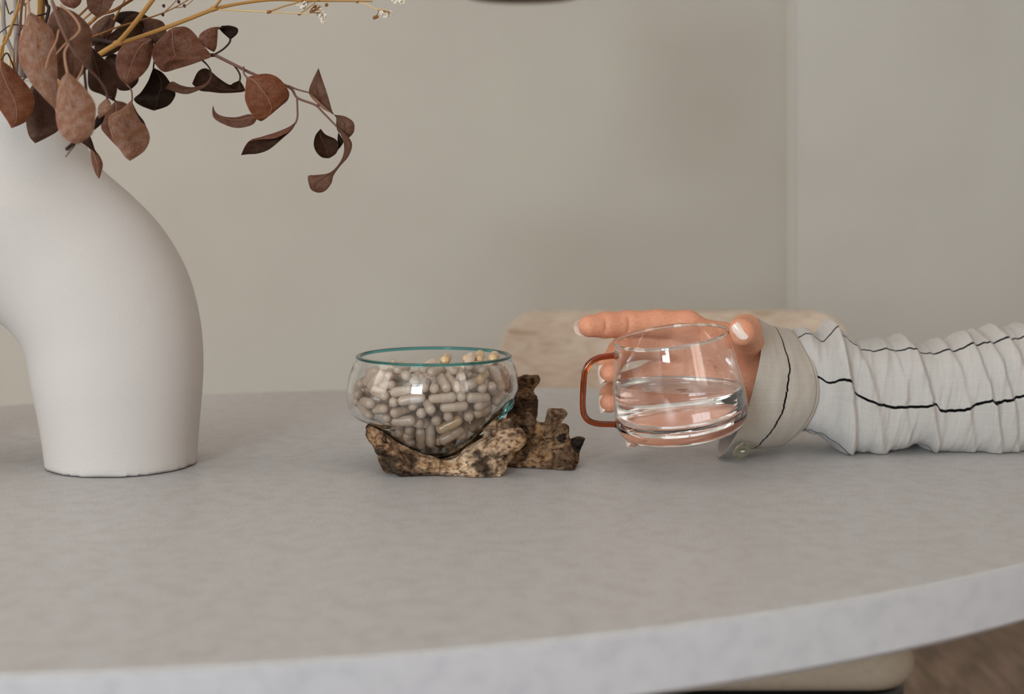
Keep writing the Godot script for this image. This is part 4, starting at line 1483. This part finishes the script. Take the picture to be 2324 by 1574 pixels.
func build_capsules() -> void:
	# what shows through the front of the glass: one end, other end (pixels / 3.873 from 760, 740), tone, label
	var seen := [
		[820, 648, 1070, 605, 0, "level capsule at mid-height beside the window's reflection"],
		[920, 725, 1170, 685, 0, "capsule tilted slightly up, just under the level mid-height one"],
		[1140, 620, 1355, 665, 0, "dusky capsule sloping down towards the cup side"],
		[885, 910, 1115, 785, 1, "upper of the two parallel tan slanting capsules"],
		[900, 1000, 1138, 878, 0, "lower of the two parallel slanting capsules"],
		[832, 795, 842, 1040, 0, "higher of the two upright capsules near the bottom"],
		[738, 855, 762, 1072, 0, "lower of the two upright capsules near the bottom"],
		[722, 800, 500, 845, 0, "capsule with a pale glare on one end"],
		[497, 745, 702, 728, 0, "level capsule just beneath the window's reflection"],
		[490, 690, 325, 755, 0, "plump capsule slanting up at the notch of the glass"],
		[490, 600, 305, 545, 0, "capsule crossed by a thin white streak of reflection"],
		[378, 650, 222, 695, 0, "short-looking capsule below the white streak"],
		[553, 480, 412, 545, 0, "small dark capsule tilted up above the streaked one"],
		[488, 590, 735, 525, 0, "long capsule just above the window's reflection"],
		[795, 612, 550, 660, 0, "capsule half covered by the window's reflection"],
		[785, 540, 785, 540, 0, "round capsule end touching the long capsule's tip"],
		[878, 543, 878, 543, 0, "pale round capsule end above the level mid-height capsule"],
		[1118, 438, 1118, 438, 0, "lone round capsule end before the yellowish capsule"],
		[1290, 542, 1290, 542, 0, "dark glossy capsule end with a double sparkle"],
		[463, 795, 463, 795, 0, "round capsule end under the plump slanting capsule"],
		[577, 918, 577, 918, 0, "first of two low round capsule ends side by side"],
		[655, 905, 668, 895, 0, "second of two low round ends, touching an upright"],
		[668, 988, 668, 988, 0, "lowest round capsule end beneath the low pair"],
		[492, 880, 505, 880, 0, "round capsule end against the slanting glass edge"],
		[1158, 815, 1160, 745, 0, "round-ended capsule beside the top of the slanted pair"],
		[1098, 978, 1130, 900, 0, "capsule peeping out below the lower slanted one"],
		[1005, 560, 868, 425, 0, "darker of two diagonal capsules in the upper heap"],
		[1098, 575, 985, 425, 0, "longer of two diagonal capsules in the upper heap"],
		[1205, 455, 1350, 430, 1, "yellowish-tan capsule in the upper heap"],
		[1150, 540, 1215, 470, 0, "capsule end directly under the yellowish one"],
		[1345, 470, 1395, 620, 0, "dim steep capsule beside the glossy dark end"],
		[1385, 345, 1445, 580, 0, "big-looking upright capsule on the cup side"],
		[1470, 365, 1490, 570, 0, "outermost upright capsule on the cup side"],
		[1375, 660, 1490, 590, 0, "shadowed capsule slanting below the cup-side uprights"],
		[1205, 725, 1375, 745, 0, "dark brown capsule level below the dusky sloping one"],
		[1172, 888, 1325, 815, 0, "shaded capsule slanting low along the cup-side glass"],
		[875, 765, 800, 680, 0, "tilted capsule with its end under two level ones"],
		[770, 690, 775, 820, 0, "capsule standing behind the window's reflection"],
		[1030, 1030, 985, 1065, 1, "tan round end at the very bottom"],
		[925, 1055, 790, 1095, 0, "capsule lying along the bottom under the uprights"],
		[700, 1065, 740, 1085, 0, "dim capsule end lowest on the vase side"],
		[812, 382, 950, 425, 0, "pale capsule below the middle of the rim"],
		[455, 425, 620, 480, 0, "glossy capsule with two sparkles on the vase side"],
		[215, 478, 330, 500, 0, "high capsule end in the bulge on the vase side"],
		[250, 598, 180, 600, 0, "round end just above the lowest bulge"],
		[193, 665, 160, 655, 0, "small round end outermost in the vase-side bulge"],
		[725, 395, 835, 370, 0, "dark-ended capsule below the rim near its middle"],
		[520, 395, 665, 385, 0, "capsule lying flat under the rim towards the vase"],
		[690, 425, 580, 435, 0, "pale stretched-looking capsule with one bright point"],
		[745, 475, 630, 500, 0, "capsule behind the row of balls, fading into glare"],
		[1000, 355, 1115, 405, 0, "bright-ended capsule under the rim, past the middle"],
		[1160, 395, 1200, 345, 0, "capsule end above the lone ball"],
		[1290, 345, 1190, 370, 0, "dark speckled capsule just under the cup-side rim"],
		[1320, 395, 1215, 400, 0, "flat half-hidden capsule above the yellowish one"],
		[440, 375, 300, 560, 0, "long diagonal capsule stretched by the vase-side glass"],
		[400, 380, 250, 540, 0, "outer stretched diagonal capsule on the vase side"],
		[525, 650, 540, 650, 0, "dark round end behind the half-covered capsule"],
		[890, 820, 890, 820, 0, "small shadowed end behind the upright capsules"],
		[985, 785, 1010, 775, 0, "shadowed round end above the slanted pair"],
		[955, 300, 975, 305, 1, "round tan end standing over the rim's near edge"],
		[1245, 290, 1250, 300, 1, "orange-tan ball standing highest above the rim"],
		[1155, 308, 1200, 312, 1, "flat tan end showing before the orange-tan ball"],
		[1375, 282, 1400, 290, 1, "yellowish end under the rim's cup-side curve"],
		[1090, 615, 1090, 600, 0, "shadowed end between the level and dusky capsules"],
		[1215, 640, 1300, 700, 0, "dim capsule in the gap under the dusky one"],
	]
	var pa := PackedVector3Array()
	var pb := PackedVector3Array()
	for c in seen:
		var x0: float = 760 + c[0] / 3.873
		var y0: float = 740 + c[1] / 3.873
		var x1: float = 760 + c[2] / 3.873
		var y1: float = 740 + c[3] / 3.873
		var mx := (x0 + x1) / 2
		var my := (y0 + y1) / 2
		var len := Vector2(x1 - x0, y1 - y0).length()
		var best := -1.0
		var best_d := 1.1
		var got := []
		for k in 60:
			var d := 1.068 + k * 0.0016
			if my < 828 and d < 1.11 and c[1] < 330:
				continue
			var flat := clampf((len * d / F - CR * 2.0) / (CH * 2.0), 0.06, 1.0) if len > 30 else clampf(len / 60.0, 0.1, 0.5)
			var dir := Vector3(x1 - x0, -(y1 - y0), 0).normalized() if len > 3 else Vector3(0.8, 0.3, 0)
			dir = (dir * flat + Vector3(0, 0.1, -1) * sqrt(1.0 - flat * flat)).normalized()
			var mid := at(mx, my, d)
			if len <= 30:
				mid += dir * CH
			var q0 := mid - dir * CH
			var q1 := mid + dir * CH
			var room := minf(bowl_depth(q0), bowl_depth(q1)) - CR
			if room > best or got.is_empty():
				best = room
				best_d = d
				got = [q0, q1]
			if room > 0.0003:
				got = [q0, q1]
				break
		pa.append(got[0])
		pb.append(got[1])
	var fixed := pa.size()
	var rng := RandomNumberGenerator.new()
	rng.seed = 31
	var o := at(BX, 900, BD)
	var tries := 0
	while pa.size() < fixed + 125 and tries < 20000:
		tries += 1
		var p := o + Vector3(rng.randf_range(-0.06, 0.06), rng.randf_range(-0.05, 0.035), rng.randf_range(-0.06, 0.045))
		var heap := at(0, lerpf(850, 822, clampf((p.x - o.x) / 0.12 + 0.5, 0.0, 1.0)), BD).y
		if p.y > heap - CR:
			continue
		var dir := Vector3(rng.randfn(), rng.randfn() * 0.6, rng.randfn()).normalized()
		if minf(bowl_depth(p - dir * CH), bowl_depth(p + dir * CH)) < CR * 0.8:
			continue
		pa.append(p - dir * CH)
		pb.append(p + dir * CH)
	var k := pa.size()
	for it in 26:
		for i in k:
			var ci := (pa[i] + pb[i]) * 0.5
			for j in range(i + 1, k):
				if i < fixed and j < fixed and it > 3:
					continue
				if ci.distance_squared_to((pa[j] + pb[j]) * 0.5) > 0.00043:
					continue
				var w := seg_push(pa[i], pb[i], pa[j], pb[j])
				var gap: Vector3 = w[2]
				var dist := gap.length()
				if dist < CR * 2.02:
					var nn := gap / dist if dist > 1e-6 else Vector3.UP
					var push := nn * (CR * 2.02 - dist)
					var wi := 0.06 if i < fixed and j >= fixed else 0.5 if j < fixed else 0.5
					var wj := 1.0 - wi
					if i < fixed and j < fixed:
						wi = 0.15
						wj = 0.15
					pa[i] += push * wi * (1.0 - w[0]) * 1.3
					pb[i] += push * wi * w[0] * 1.3
					pa[j] -= push * wj * (1.0 - w[1]) * 1.3
					pb[j] -= push * wj * w[1] * 1.3
			# keep the length and stay inside the glass
			var mid := (pa[i] + pb[i]) * 0.5
			var dir := (pb[i] - pa[i]).normalized()
			for e in [pa[i], pb[i]]:
				var room := bowl_depth(e) - CR - 0.0002
				if room < 0.0:
					var inward: Vector3 = Vector3(o.x, maxf(e.y, o.y), o.z) - e
					mid += inward.normalized() * -room * 0.8
			if i >= fixed:
				var heap := at(0, lerpf(846, 818, clampf((mid.x - o.x) / 0.12 + 0.5, 0.0, 1.0)), BD).y
				if mid.y > heap:
					mid.y = lerpf(mid.y, heap, 0.7)
			pa[i] = mid - dir * CH
			pb[i] = mid + dir * CH
	# those behind are told apart by the one they lie behind
	var behind := {}
	for round in ["half-hidden capsule just behind the ", "deep-lying capsule well behind the "]:
		for f in fixed:
			var near := -1
			var least := 1e9
			for i in range(fixed, k):
				if behind.has(i):
					continue
				var gap := (pa[i] + pb[i] - pa[f] - pb[f]) * 0.5
				var cost := Vector2(gap.x, gap.y).length() + absf(gap.z) * 0.3
				if cost < least:
					least = cost
					near = i
			if near >= 0:
				behind[near] = round + seen[f][5]
	var body := half_capsule(1.0, CR * 0.965, -0.002).commit()
	var cap := half_capsule(-1.0, CR, -0.001).commit()
	var first: Node3D = null
	for i in k:
		var t: Node3D
		if first == null:
			t = thing("capsule", seen[0][5], "capsule", "herb capsules in the glass bowl")
			for q in [["body", body, M.capsule], ["cap", cap, M.capsule_cap]]:
				var mi := MeshInstance3D.new()
				mi.name = q[0]
				mi.mesh = q[1]
				mi.material_override = q[2]
				t.add_child(mi)
			first = t
		else:
			t = first.duplicate()
			t.name = numbered("capsule")
			add_child(t)
			t.set_meta("label", seen[i][5] if i < fixed else behind[i])
		if i < fixed and seen[i][4] == 1:
			for mi in t.get_children():
				mi.material_override = M.capsule_tan
		var dir := (pb[i] - pa[i]).normalized()
		var up := dir.cross(Vector3(0.2, 0.9, 0.37)).normalized()
		var turned := -1.0 if rng.randf() < 0.5 else 1.0
		t.transform = Transform3D(Basis(dir * turned, up, (dir * turned).cross(up)), (pa[i] + pb[i]) * 0.5)

# ------------------------------------------------------------------ glass cup
const CD := 1.115
var cup_o := Vector3.ZERO
var cup_axis := Vector3.UP

func cup_inner(h: float) -> float:
	return curve_of([[0.0126, 0.0], [0.0128, 0.020], [0.0136, 0.037], [0.0156, 0.0452], [0.0186, 0.0477], [0.0235, 0.0482], [0.035, 0.0470], [0.050, 0.0451], [0.064, 0.0428], [0.0745, 0.0409]], h)

func build_cup() -> void:
	cup_o = at(1552, 985, CD)
	cup_axis = Vector3(-0.135, 1.0, 0.085).normalized()
	var t := thing("glass_cup", "tilted clear glass cup with a square amber handle, held above the table", "cup", "", cup_o)
	var outer := PackedVector3Array([Vector3(0, 0.0002, 0), Vector3(0.028, 0.0, 0), Vector3(0.039, 0.0012, 0), Vector3(0.0452, 0.0045, 0), Vector3(0.0484, 0.0100, 0), Vector3(0.0496, 0.0165, 0), Vector3(0.0496, 0.023, 0), Vector3(0.0487, 0.035, 0), Vector3(0.0467, 0.050, 0), Vector3(0.0444, 0.064, 0), Vector3(0.0426, 0.0740, 0)])
	outer = spline(outer, 5)
	# thin blown wall with a rounded lip
	var prof := PackedVector2Array()
	for p in outer:
		if p.y >= 0.0150:
			prof.append(Vector2(p.x, p.y))
	for a in range(1, 7):
		var g := PI * a / 7.0
		prof.append(Vector2(0.04175 + 0.00085 * cos(g), 0.0741 + 0.0011 * sin(g)))
	for i in 26:
		var h := lerpf(0.0738, 0.0150, i / 25.0)
		prof.append(Vector2(maxf(cup_inner(h), 0.0), h))
	var b := MB.new()
	lathe(b, prof, cup_o, cup_axis, 112)
	part(b, "body", M.pane_glass, t)
	# the lip: a bead of solid glass
	prof = PackedVector2Array()
	for a in 13:
		var g := TAU * a / 12.0
		prof.append(Vector2(0.04175 + 0.00125 * cos(g), 0.0741 + 0.0013 * sin(g)))
	b = MB.new()
	lathe(b, prof, cup_o, cup_axis, 112)
	part(b, "lip", M.glass, t)
	# thick solid base
	prof = PackedVector2Array()
	for p in outer:
		if p.y < 0.0152:
			prof.append(Vector2(maxf(p.x, 0.0), p.y))
	for h in [0.0152, 0.0147, 0.0139, 0.0134, 0.0131, 0.0129, 0.0128, 0.0127, 0.0126]:
		prof.append(Vector2(maxf(cup_inner(h), 0.0), h))
	b = MB.new()
	lathe(b, prof, cup_o, cup_axis, 112)
	part(b, "base", M.glass, t)
	# amber handle on the side of the bowl
	var pts := PackedVector3Array()
	for q in [[1399, 806], [1380, 808], [1358, 812], [1340, 822], [1329, 838], [1325, 862], [1323, 895], [1323, 925], [1327, 943], [1338, 955], [1358, 961], [1382, 962], [1404, 963]]:
		pts.append(at(q[0], q[1], CD + 0.002))
	pts = spline(pts, 5)
	b = MB.new()
	b.tube(pts, filled(pts.size(), 7.0 * CD / F), 20)
	var hd := part(b, "handle", M.amber_glass, t)
	hd.set_meta("label", "square amber glass handle")
	for q in [[1400, 806], [1405, 963]]:
		b = MB.new()
		var c := at(q[0], q[1], CD + 0.002)
		b.tube(PackedVector3Array([c - Vector3(0.0012, 0, 0), c + Vector3(0.0008, 0, 0)]), PackedFloat32Array([0.0034, 0.0036]), 18)
		part(b, "handle_joint", M.glass, t)
	# water: the inside of the cup up to a level surface
	var level := at(0, 870, CD).y
	var x := cup_axis.cross(Vector3.FORWARD).normalized()
	var z := cup_axis.cross(x)
	var sides := 112
	var rows := []
	var n := 30
	for i in n:
		rows.append(PackedVector3Array())
	var topring := PackedVector3Array()
	for j in sides:
		var a := TAU * j / sides
		var dir := x * cos(a) + z * sin(a)
		var lo := 0.0128
		var hi := 0.07
		for it in 22:
			var m := (lo + hi) / 2
			if (cup_o + cup_axis * m + dir * cup_inner(m)).y < level:
				lo = m
			else:
				hi = m
		for i in n:
			var h := 0.0126 + (lo - 0.0126) * pow(float(i) / (n - 1), 1.8)
			var r := maxf(cup_inner(h) - 0.0001, 0.0)
			rows[i].append(cup_o + cup_axis * (h + 0.0001) + dir * r)
		topring.append(rows[n - 1][j])
	b = MB.new()
	b.grid(rows, true, Vector3.ZERO, -1.0)
	# surface with a little rise at the wall
	var mid := Vector3.ZERO
	for p in topring:
		mid += p
	mid /= sides
	mid.y = level - 0.0005
	var trows := [topring]
	for f in [0.985, 0.965, 0.94, 0.9, 0.6, 0.3, 0.1]:
		var ring := PackedVector3Array()
		for p in topring:
			var q: Vector3 = mid.lerp(p, f)
			q.y = level - 0.0006 * clampf((1.0 - f) / 0.06, 0.0, 1.0)
			ring.append(q)
		trows.append(ring)
	b.grid(trows, false, Vector3.UP)
	# the open grid leaves its last seam: close it
	var seam := []
	for r in trows:
		seam.append(PackedVector3Array([r[sides - 1], r[0]]))
	b.grid(seam, false, Vector3.UP)
	b.fan(trows[trows.size() - 1], Vector3.UP)
	var wt := thing("water", "clear water standing level in the tilted glass cup", "water", "", Vector3(mid.x, cup_o.y, mid.z))
	part(b, "water_body", M.water, wt)

# ------------------------------------------------------------------ the arm
func nail(parent: Node3D, c: Vector3, along: Vector3, out: Vector3, len: float, wid: float) -> void:
	along = along.normalized()
	out = (out - along * out.dot(along)).normalized()
	var side := along.cross(out)
	var rows := []
	for i in 15:
		var v := i / 14.0
		var hw := wid * 0.5 * (1.0 - 0.35 * pow(maxf(1.0 - v * 2.0, 0.0), 4.0))
		if v > 0.55:
			hw *= sqrt(maxf(1.0 - pow((v - 0.55) / 0.46, 2.4), 0.02))
		var ring := PackedVector3Array()
		for j in 11:
			var u := j / 5.0 - 1.0
			ring.append(c + along * (v - 0.5) * len + side * hw * u - out * (wid * 0.34 * u * u * pow(hw / wid * 2, 2.0) + 0.0009 * pow(v - 0.4, 2.0) * 4.0))
		for j in range(10, -1, -1):
			var u := j / 5.0 - 1.0
			ring.append(c + along * (v - 0.5) * len + side * hw * u * 0.97 - out * (wid * 0.34 * u * u * pow(hw / wid * 2, 2.0) + 0.0009 * pow(v - 0.4, 2.0) * 4.0 + 0.0006))
		rows.append(ring)
	var b := MB.new()
	b.grid(rows, true)
	b.fan(rows[14], along)
	b.fan(rows[0], -along)
	part(b, "fingernail", M.nail, parent)

func build_person() -> void:
	var t := thing("person", "person's arm in a black-striped cream linen sleeve, hand round the glass cup", "person", "", at(1900, 1020, 1.2))
	var s := 1.16 / F
	var fld := Field.new(at(1285, 1030, 1.16) + Vector3(0, 0, -0.085), at(1900, 670, 1.16) + Vector3(0, 0, 0.085), 0.0017)
	# chains of joints: px, py, depth, radius in px
	var palm := 0.011
	for c in [
		# forearm, wrist and palm
		[[1990, 895, 1.215, 78], [1860, 885, 1.205, 72], [1790, 872, 1.198, 68]],
		[[1790, 872, 1.198, 60], [1715, 830, 1.198, 46], [1610, 770, 1.195, 36], [1560, 740, 1.19, 33]],
		[[1790, 880, 1.2, 58], [1690, 855, 1.203, 44], [1600, 815, 1.203, 36], [1545, 790, 1.198, 32]],
		[[1790, 890, 1.2, 56], [1690, 890, 1.203, 42], [1610, 868, 1.203, 36], [1560, 845, 1.2, 32]],
		[[1790, 895, 1.2, 52], [1690, 915, 1.2, 40], [1625, 908, 1.198, 34], [1580, 892, 1.195, 29]],
	]:
		for i in c.size() - 1:
			fld.bone(at(c[i][0], c[i][1], c[i][2]), at(c[i + 1][0], c[i + 1][1], c[i + 1][2]), c[i][3] * s, c[i + 1][3] * s, palm)
	for c in [
		[[1560, 738, 1.19, 33], [1495, 733, 1.188, 31], [1425, 735, 1.183, 30], [1375, 737, 1.176, 29], [1337, 740, 1.168, 25]],
		[[1545, 788, 1.198, 32], [1470, 785, 1.196, 29], [1408, 797, 1.182, 28], [1385, 826, 1.163, 26], [1382, 847, 1.148, 22]],
		[[1560, 845, 1.2, 32], [1480, 850, 1.2, 28], [1411, 873, 1.185, 27], [1387, 897, 1.166, 25], [1383, 914, 1.150, 22]],
		[[1580, 892, 1.195, 28], [1515, 915, 1.195, 25], [1462, 952, 1.180, 23], [1443, 980, 1.160, 21], [1438, 995, 1.150, 18]],
		# thumb
		[[1755, 862, 1.198, 42], [1712, 808, 1.184, 36], [1696, 770, 1.156, 34], [1692, 748, 1.125, 33], [1682, 753, 1.100, 30]],
	]:
		for i in c.size() - 1:
			fld.bone(at(c[i][0], c[i][1], c[i][2]), at(c[i + 1][0], c[i + 1][1], c[i + 1][2]), c[i][3] * s, c[i + 1][3] * s, 0.0035 if i > 0 else 0.006)
	# web between thumb and palm
	fld.bone(at(1735, 815, 1.182), at(1655, 760, 1.198), 26 * s, 20 * s, 0.016)
	# creases at the joints
	for c in [[1428, 718, 1.1731, 1426, 752, 1.1731], [1376, 724, 1.1659, 1375, 750, 1.1659], [1373, 825, 1.1552, 1394, 829, 1.1552], [1372, 894, 1.1582, 1394, 898, 1.1582], [1560, 830, 1.187, 1548, 930, 1.190], [1580, 780, 1.186, 1636, 846, 1.190]]:
		fld.bone(at(c[0], c[1], c[2]), at(c[3], c[4], c[5]), 0.0005, 0.0005, 0.0034, true)
	# the palm lies against the glass, never inside it
	for iz in fld.nz:
		for iy in fld.ny:
			var row := (iz * fld.ny + iy) * fld.nx
			for ix in fld.nx:
				if absf(fld.f[row + ix]) < 0.02:
					var p := fld.lo + Vector3(ix, iy, iz) * fld.cell - cup_o
					var h := p.dot(cup_axis)
					if h > -0.002 and h < 0.078:
						var g := cup_inner(clampf(h, 0.02, 0.0745)) + 0.0021 - (p - cup_axis * h).length()
						fld.f[row + ix] = maxf(fld.f[row + ix], g)
	var b := MB.new()
	fld.nets(b)
	# the forearm goes on inside the sleeve
	b.tube(PackedVector3Array([at(1960, 895, 1.212), at(2150, 895, 1.225), at(2500, 880, 1.24), at(2900, 870, 1.26)]), PackedFloat32Array([0.0262, 0.029, 0.034, 0.038]), 20)
	part(b, "hand", M.skin, t)
	nail(t, at(1325, 742, 1.1735), Vector3(-1, 0.04, 0.06), Vector3(-0.25, 0.05, -1), 0.0160, 0.0130)
	nail(t, at(1358, 850, 1.1475), Vector3(-0.02, -0.93, 0.36), Vector3(-0.86, 0.12, 0.42), 0.0145, 0.0105)
	nail(t, at(1359, 918, 1.1495), Vector3(-0.02, -0.92, 0.38), Vector3(-0.86, 0.12, 0.42), 0.0140, 0.0102)
	nail(t, at(1420, 999, 1.150), Vector3(-0.05, -0.80, 0.55), Vector3(-0.86, -0.15, 0.38), 0.0110, 0.0094)
	nail(t, at(1683, 750, 1.0893), Vector3(0.62, -0.76, 0.14), Vector3(0.22, 0.18, 0.95), 0.0140, 0.0090)
	build_sleeve(t)

func build_sleeve(t: Node3D) -> void:
	var top := [[1780.0, 757.0], [1800.0, 748.0], [1830.0, 743.0], [1858.0, 764.0], [1888.0, 745.0], [1925.0, 768.0], [1960.0, 778.0], [2000.0, 771.0], [2040.0, 776.0], [2080.0, 779.0], [2150.0, 774.0], [2200.0, 766.0], [2260.0, 753.0], [2300.0, 748.0], [2324.0, 739.0], [2500.0, 715.0], [3000.0, 690.0]]
	var bot := [[1760.0, 985.0], [1800.0, 985.0], [1840.0, 990.0], [1880.0, 1012.0], [1930.0, 1032.0], [1990.0, 1032.0], [2040.0, 1018.0], [2085.0, 1008.0], [2105.0, 1028.0], [2160.0, 1034.0], [2270.0, 1036.0], [2320.0, 1022.0], [2400.0, 1034.0], [3000.0, 1036.0]]
	var folds := [[1886.0, 1917.0, 30.0, 0.0042], [1928.0, 1990.0, 34.0, 0.0022], [2010.0, 2040.0, 26.0, 0.0014], [2052.0, 2106.0, 28.0, 0.0038], [2130.0, 2188.0, 28.0, 0.0016], [2176.0, 2246.0, 26.0, 0.003], [2212.0, 2292.0, 24.0, 0.0026], [2255.0, 2338.0, 26.0, 0.003], [2318.0, 2400.0, 30.0, 0.003], [2420.0, 2480.0, 40.0, 0.003], [2560.0, 2600.0, 50.0, 0.003], [2700.0, 2740.0, 50.0, 0.003]]
	var n := FastNoiseLite.new()
	n.seed = 3
	n.frequency = 0.011
	n.fractal_octaves = 3
	var cols := 200
	var rows := []
	var pxs := PackedFloat32Array()
	var u := 0.0
	while u < 1.0:
		pxs.append(u)
		u += 0.0023 if u < 0.46 else 0.012
	pxs.append(1.0)
	for q in pxs:
		var ring := PackedVector3Array()
		for j in cols:
			var th := TAU * j / cols
			var sn := sin(th)
			var cs := cos(th)
			var start := 1822.0 - 52.0 * sn * sn
			var px := lerpf(start, 3000.0, q)
			var d := 1.213 + maxf(px - 1900.0, 0.0) / 1100.0 * 0.05
			var yt := at(px, curve_of(top, px), d).y
			var yb := at(px, curve_of(bot, px), d - 0.028).y
			var cy := (yt + yb) / 2
			var hh := (yt - yb) / 2
			var hd := 0.041 + maxf(px - 1900.0, 0.0) / 1100.0 * 0.016
			var ys := sn * (1.1 - 0.1 * sn * sn) if sn > 0 else sn * (1.35 - 0.35 * sn * sn)
			var bulge := 0.0
			for f in folds:
				var line := lerpf(f[0], f[1], 0.5 - 0.5 * sn) + n.get_noise_2d(th * 40.0, f[0]) * 10.0
				var dx: float = px - line
				var w: float = f[2]
				bulge += f[3] * (exp(-pow(dx / w, 2.0)) if dx < 0 else exp(-pow(dx / (w * 0.26), 2.0)))
			bulge += n.get_noise_2d(px * 1.3, sn * 60.0 + cs * 25.0) * 0.0013 + n.get_noise_2d(px * 3.6 - sn * 90.0, sn * 40.0 + cs * 30.0 + 70.0) * 0.0009
			var p := Vector3(0, cy + hh * ys, hd * cs * (1.15 - 0.15 * cs * cs))
			var out := Vector3(0, sn * 0.6, cs).normalized()
			var settle := smoothstep(0.0, 0.03, q)
			p += out * (bulge * (1.7 + 0.9 * n.get_noise_2d(px * 0.8, th * 60.0 + 900.0)) * settle - 0.003 * (1.0 - settle))
			p.y = maxf(p.y, TOP + 0.0005 + 0.0006 * absf(n.get_noise_2d(px, th * 30.0)))
			ring.append(Vector3((px - CX) / F * d, p.y, -d + p.z))
		rows.append(ring)
	var b := MB.new()
	b.grid(rows, true)
	# UV: along by pixel position for the stripes, UV2 for the weave
	var tiles := Vector2(1.0 / 0.0215, 1.0 / 0.0215)
	for i in b.v.size():
		var row := i / (cols + 1)
		var j := i % (cols + 1)
		var th := TAU * j / cols
		var px := lerpf(1822.0 - 52.0 * sin(th) * sin(th), 3000.0, pxs[row])
		b.uv[i] = Vector2((px - 1780.0) / 1220.0, float(j) / cols)
		b.uv2.append(Vector2((px - 1780.0) * 1.2 / F * tiles.x, float(j) / cols * 0.28 * tiles.y))
	var sl := part(b, "shirt_sleeve", M.linen, t)
	sl.set_meta("label", "cream linen sleeve gathered in folds, thin black stripes")
	# cuff
	rows = []
	var uvs := []
	var steps := 26
	for side in 2:
		for i in steps + 1:
			var v := float(i) / steps
			if side == 1:
				v = 1.0 - v
			var w := 1.0 - v        # v 0 at the seam, 1 at the open edge
			var inset := 0.0 if side == 0 else 0.0013
			var ring := PackedVector3Array()
			for j in 120:
				var th := TAU * j / 120
				var sn := sin(th)
				var cs := cos(th)
				var ex := 1675.0 + 46.0 * sn + 16.0 * cs * cs
				var ey := 872.0 - (150.0 if sn > 0 else 163.0) * sn
				var qx := 1836.0 - 46.0 * sn * sn - 26.0 * maxf(-sn, 0.0) * maxf(-sn, 0.0)
				var qy := 872.0 - 127.0 * sn + 14.0 * pow(maxf(-sn, 0.0), 2.0)
				var px := lerpf(qx, ex, v)
				var py := lerpf(qy, ey, v) + 6.0 * sin(v * PI) * sn
				var d := lerpf(1.211, 1.184 if sn > 0 else 1.184 + 0.012 * sn, v)
				var hd := lerpf(0.0395, 0.038, v) + 0.003 * sin(v * PI)
				var e := 0.9
				var wob := n.get_noise_2d(px * 1.5 + 400.0, sn * 70.0) * 0.0022 + n.get_noise_2d(px * 3.5, sn * 160.0 + 50.0) * 0.0009
				var p := at(px, py, d) + Vector3(0, 0, hd * signf(cs) * pow(absf(cs), e) + wob)
				var c := at(lerpf(1800, 1684, v), 872, d)
				var inw := Vector3(0, c.y - p.y, c.z - p.z).normalized()
				p += inw * inset
				p.y = maxf(p.y, TOP + 0.0006)
				ring.append(p)
			rows.append(ring)
			uvs.append(w)
	b = MB.new()
	b.grid(rows, true, Vector3.ZERO, -1.0)
	for i in b.v.size():
		var row := i / 121
		var j := i % 121
		b.uv[i] = Vector2(uvs[row], float(j) / 120)
		b.uv2.append(Vector2(uvs[row] * 0.045 * tiles.x, float(j) / 120 * 0.26 * tiles.y))
	part(b, "cuff", M.cuff_linen, sl)
	# button
	var bo := at(1682, 1019, 1.149)
	var nn := Vector3(0.40, -0.48, 0.78).normalized()
	b = MB.new()
	lathe(b, PackedVector2Array([Vector2(0, 0), Vector2(0.0070, 0.0), Vector2(0.0078, 0.0005), Vector2(0.0080, 0.0013), Vector2(0.0076, 0.0021), Vector2(0.0064, 0.0024), Vector2(0.0050, 0.0023), Vector2(0.0025, 0.0023), Vector2(0, 0.00234)]), bo, nn, 36)
	part(b, "button", M.button, sl)
	b = MB.new()
	var sx := nn.cross(Vector3.UP).normalized()
	b.tube(PackedVector3Array([bo + nn * 0.0023 - sx * 0.0016, bo + nn * 0.0028, bo + nn * 0.0023 + sx * 0.0016]), PackedFloat32Array([0.0005, 0.0006, 0.0005]), 8)
	part(b, "button_thread", M.thread, sl)
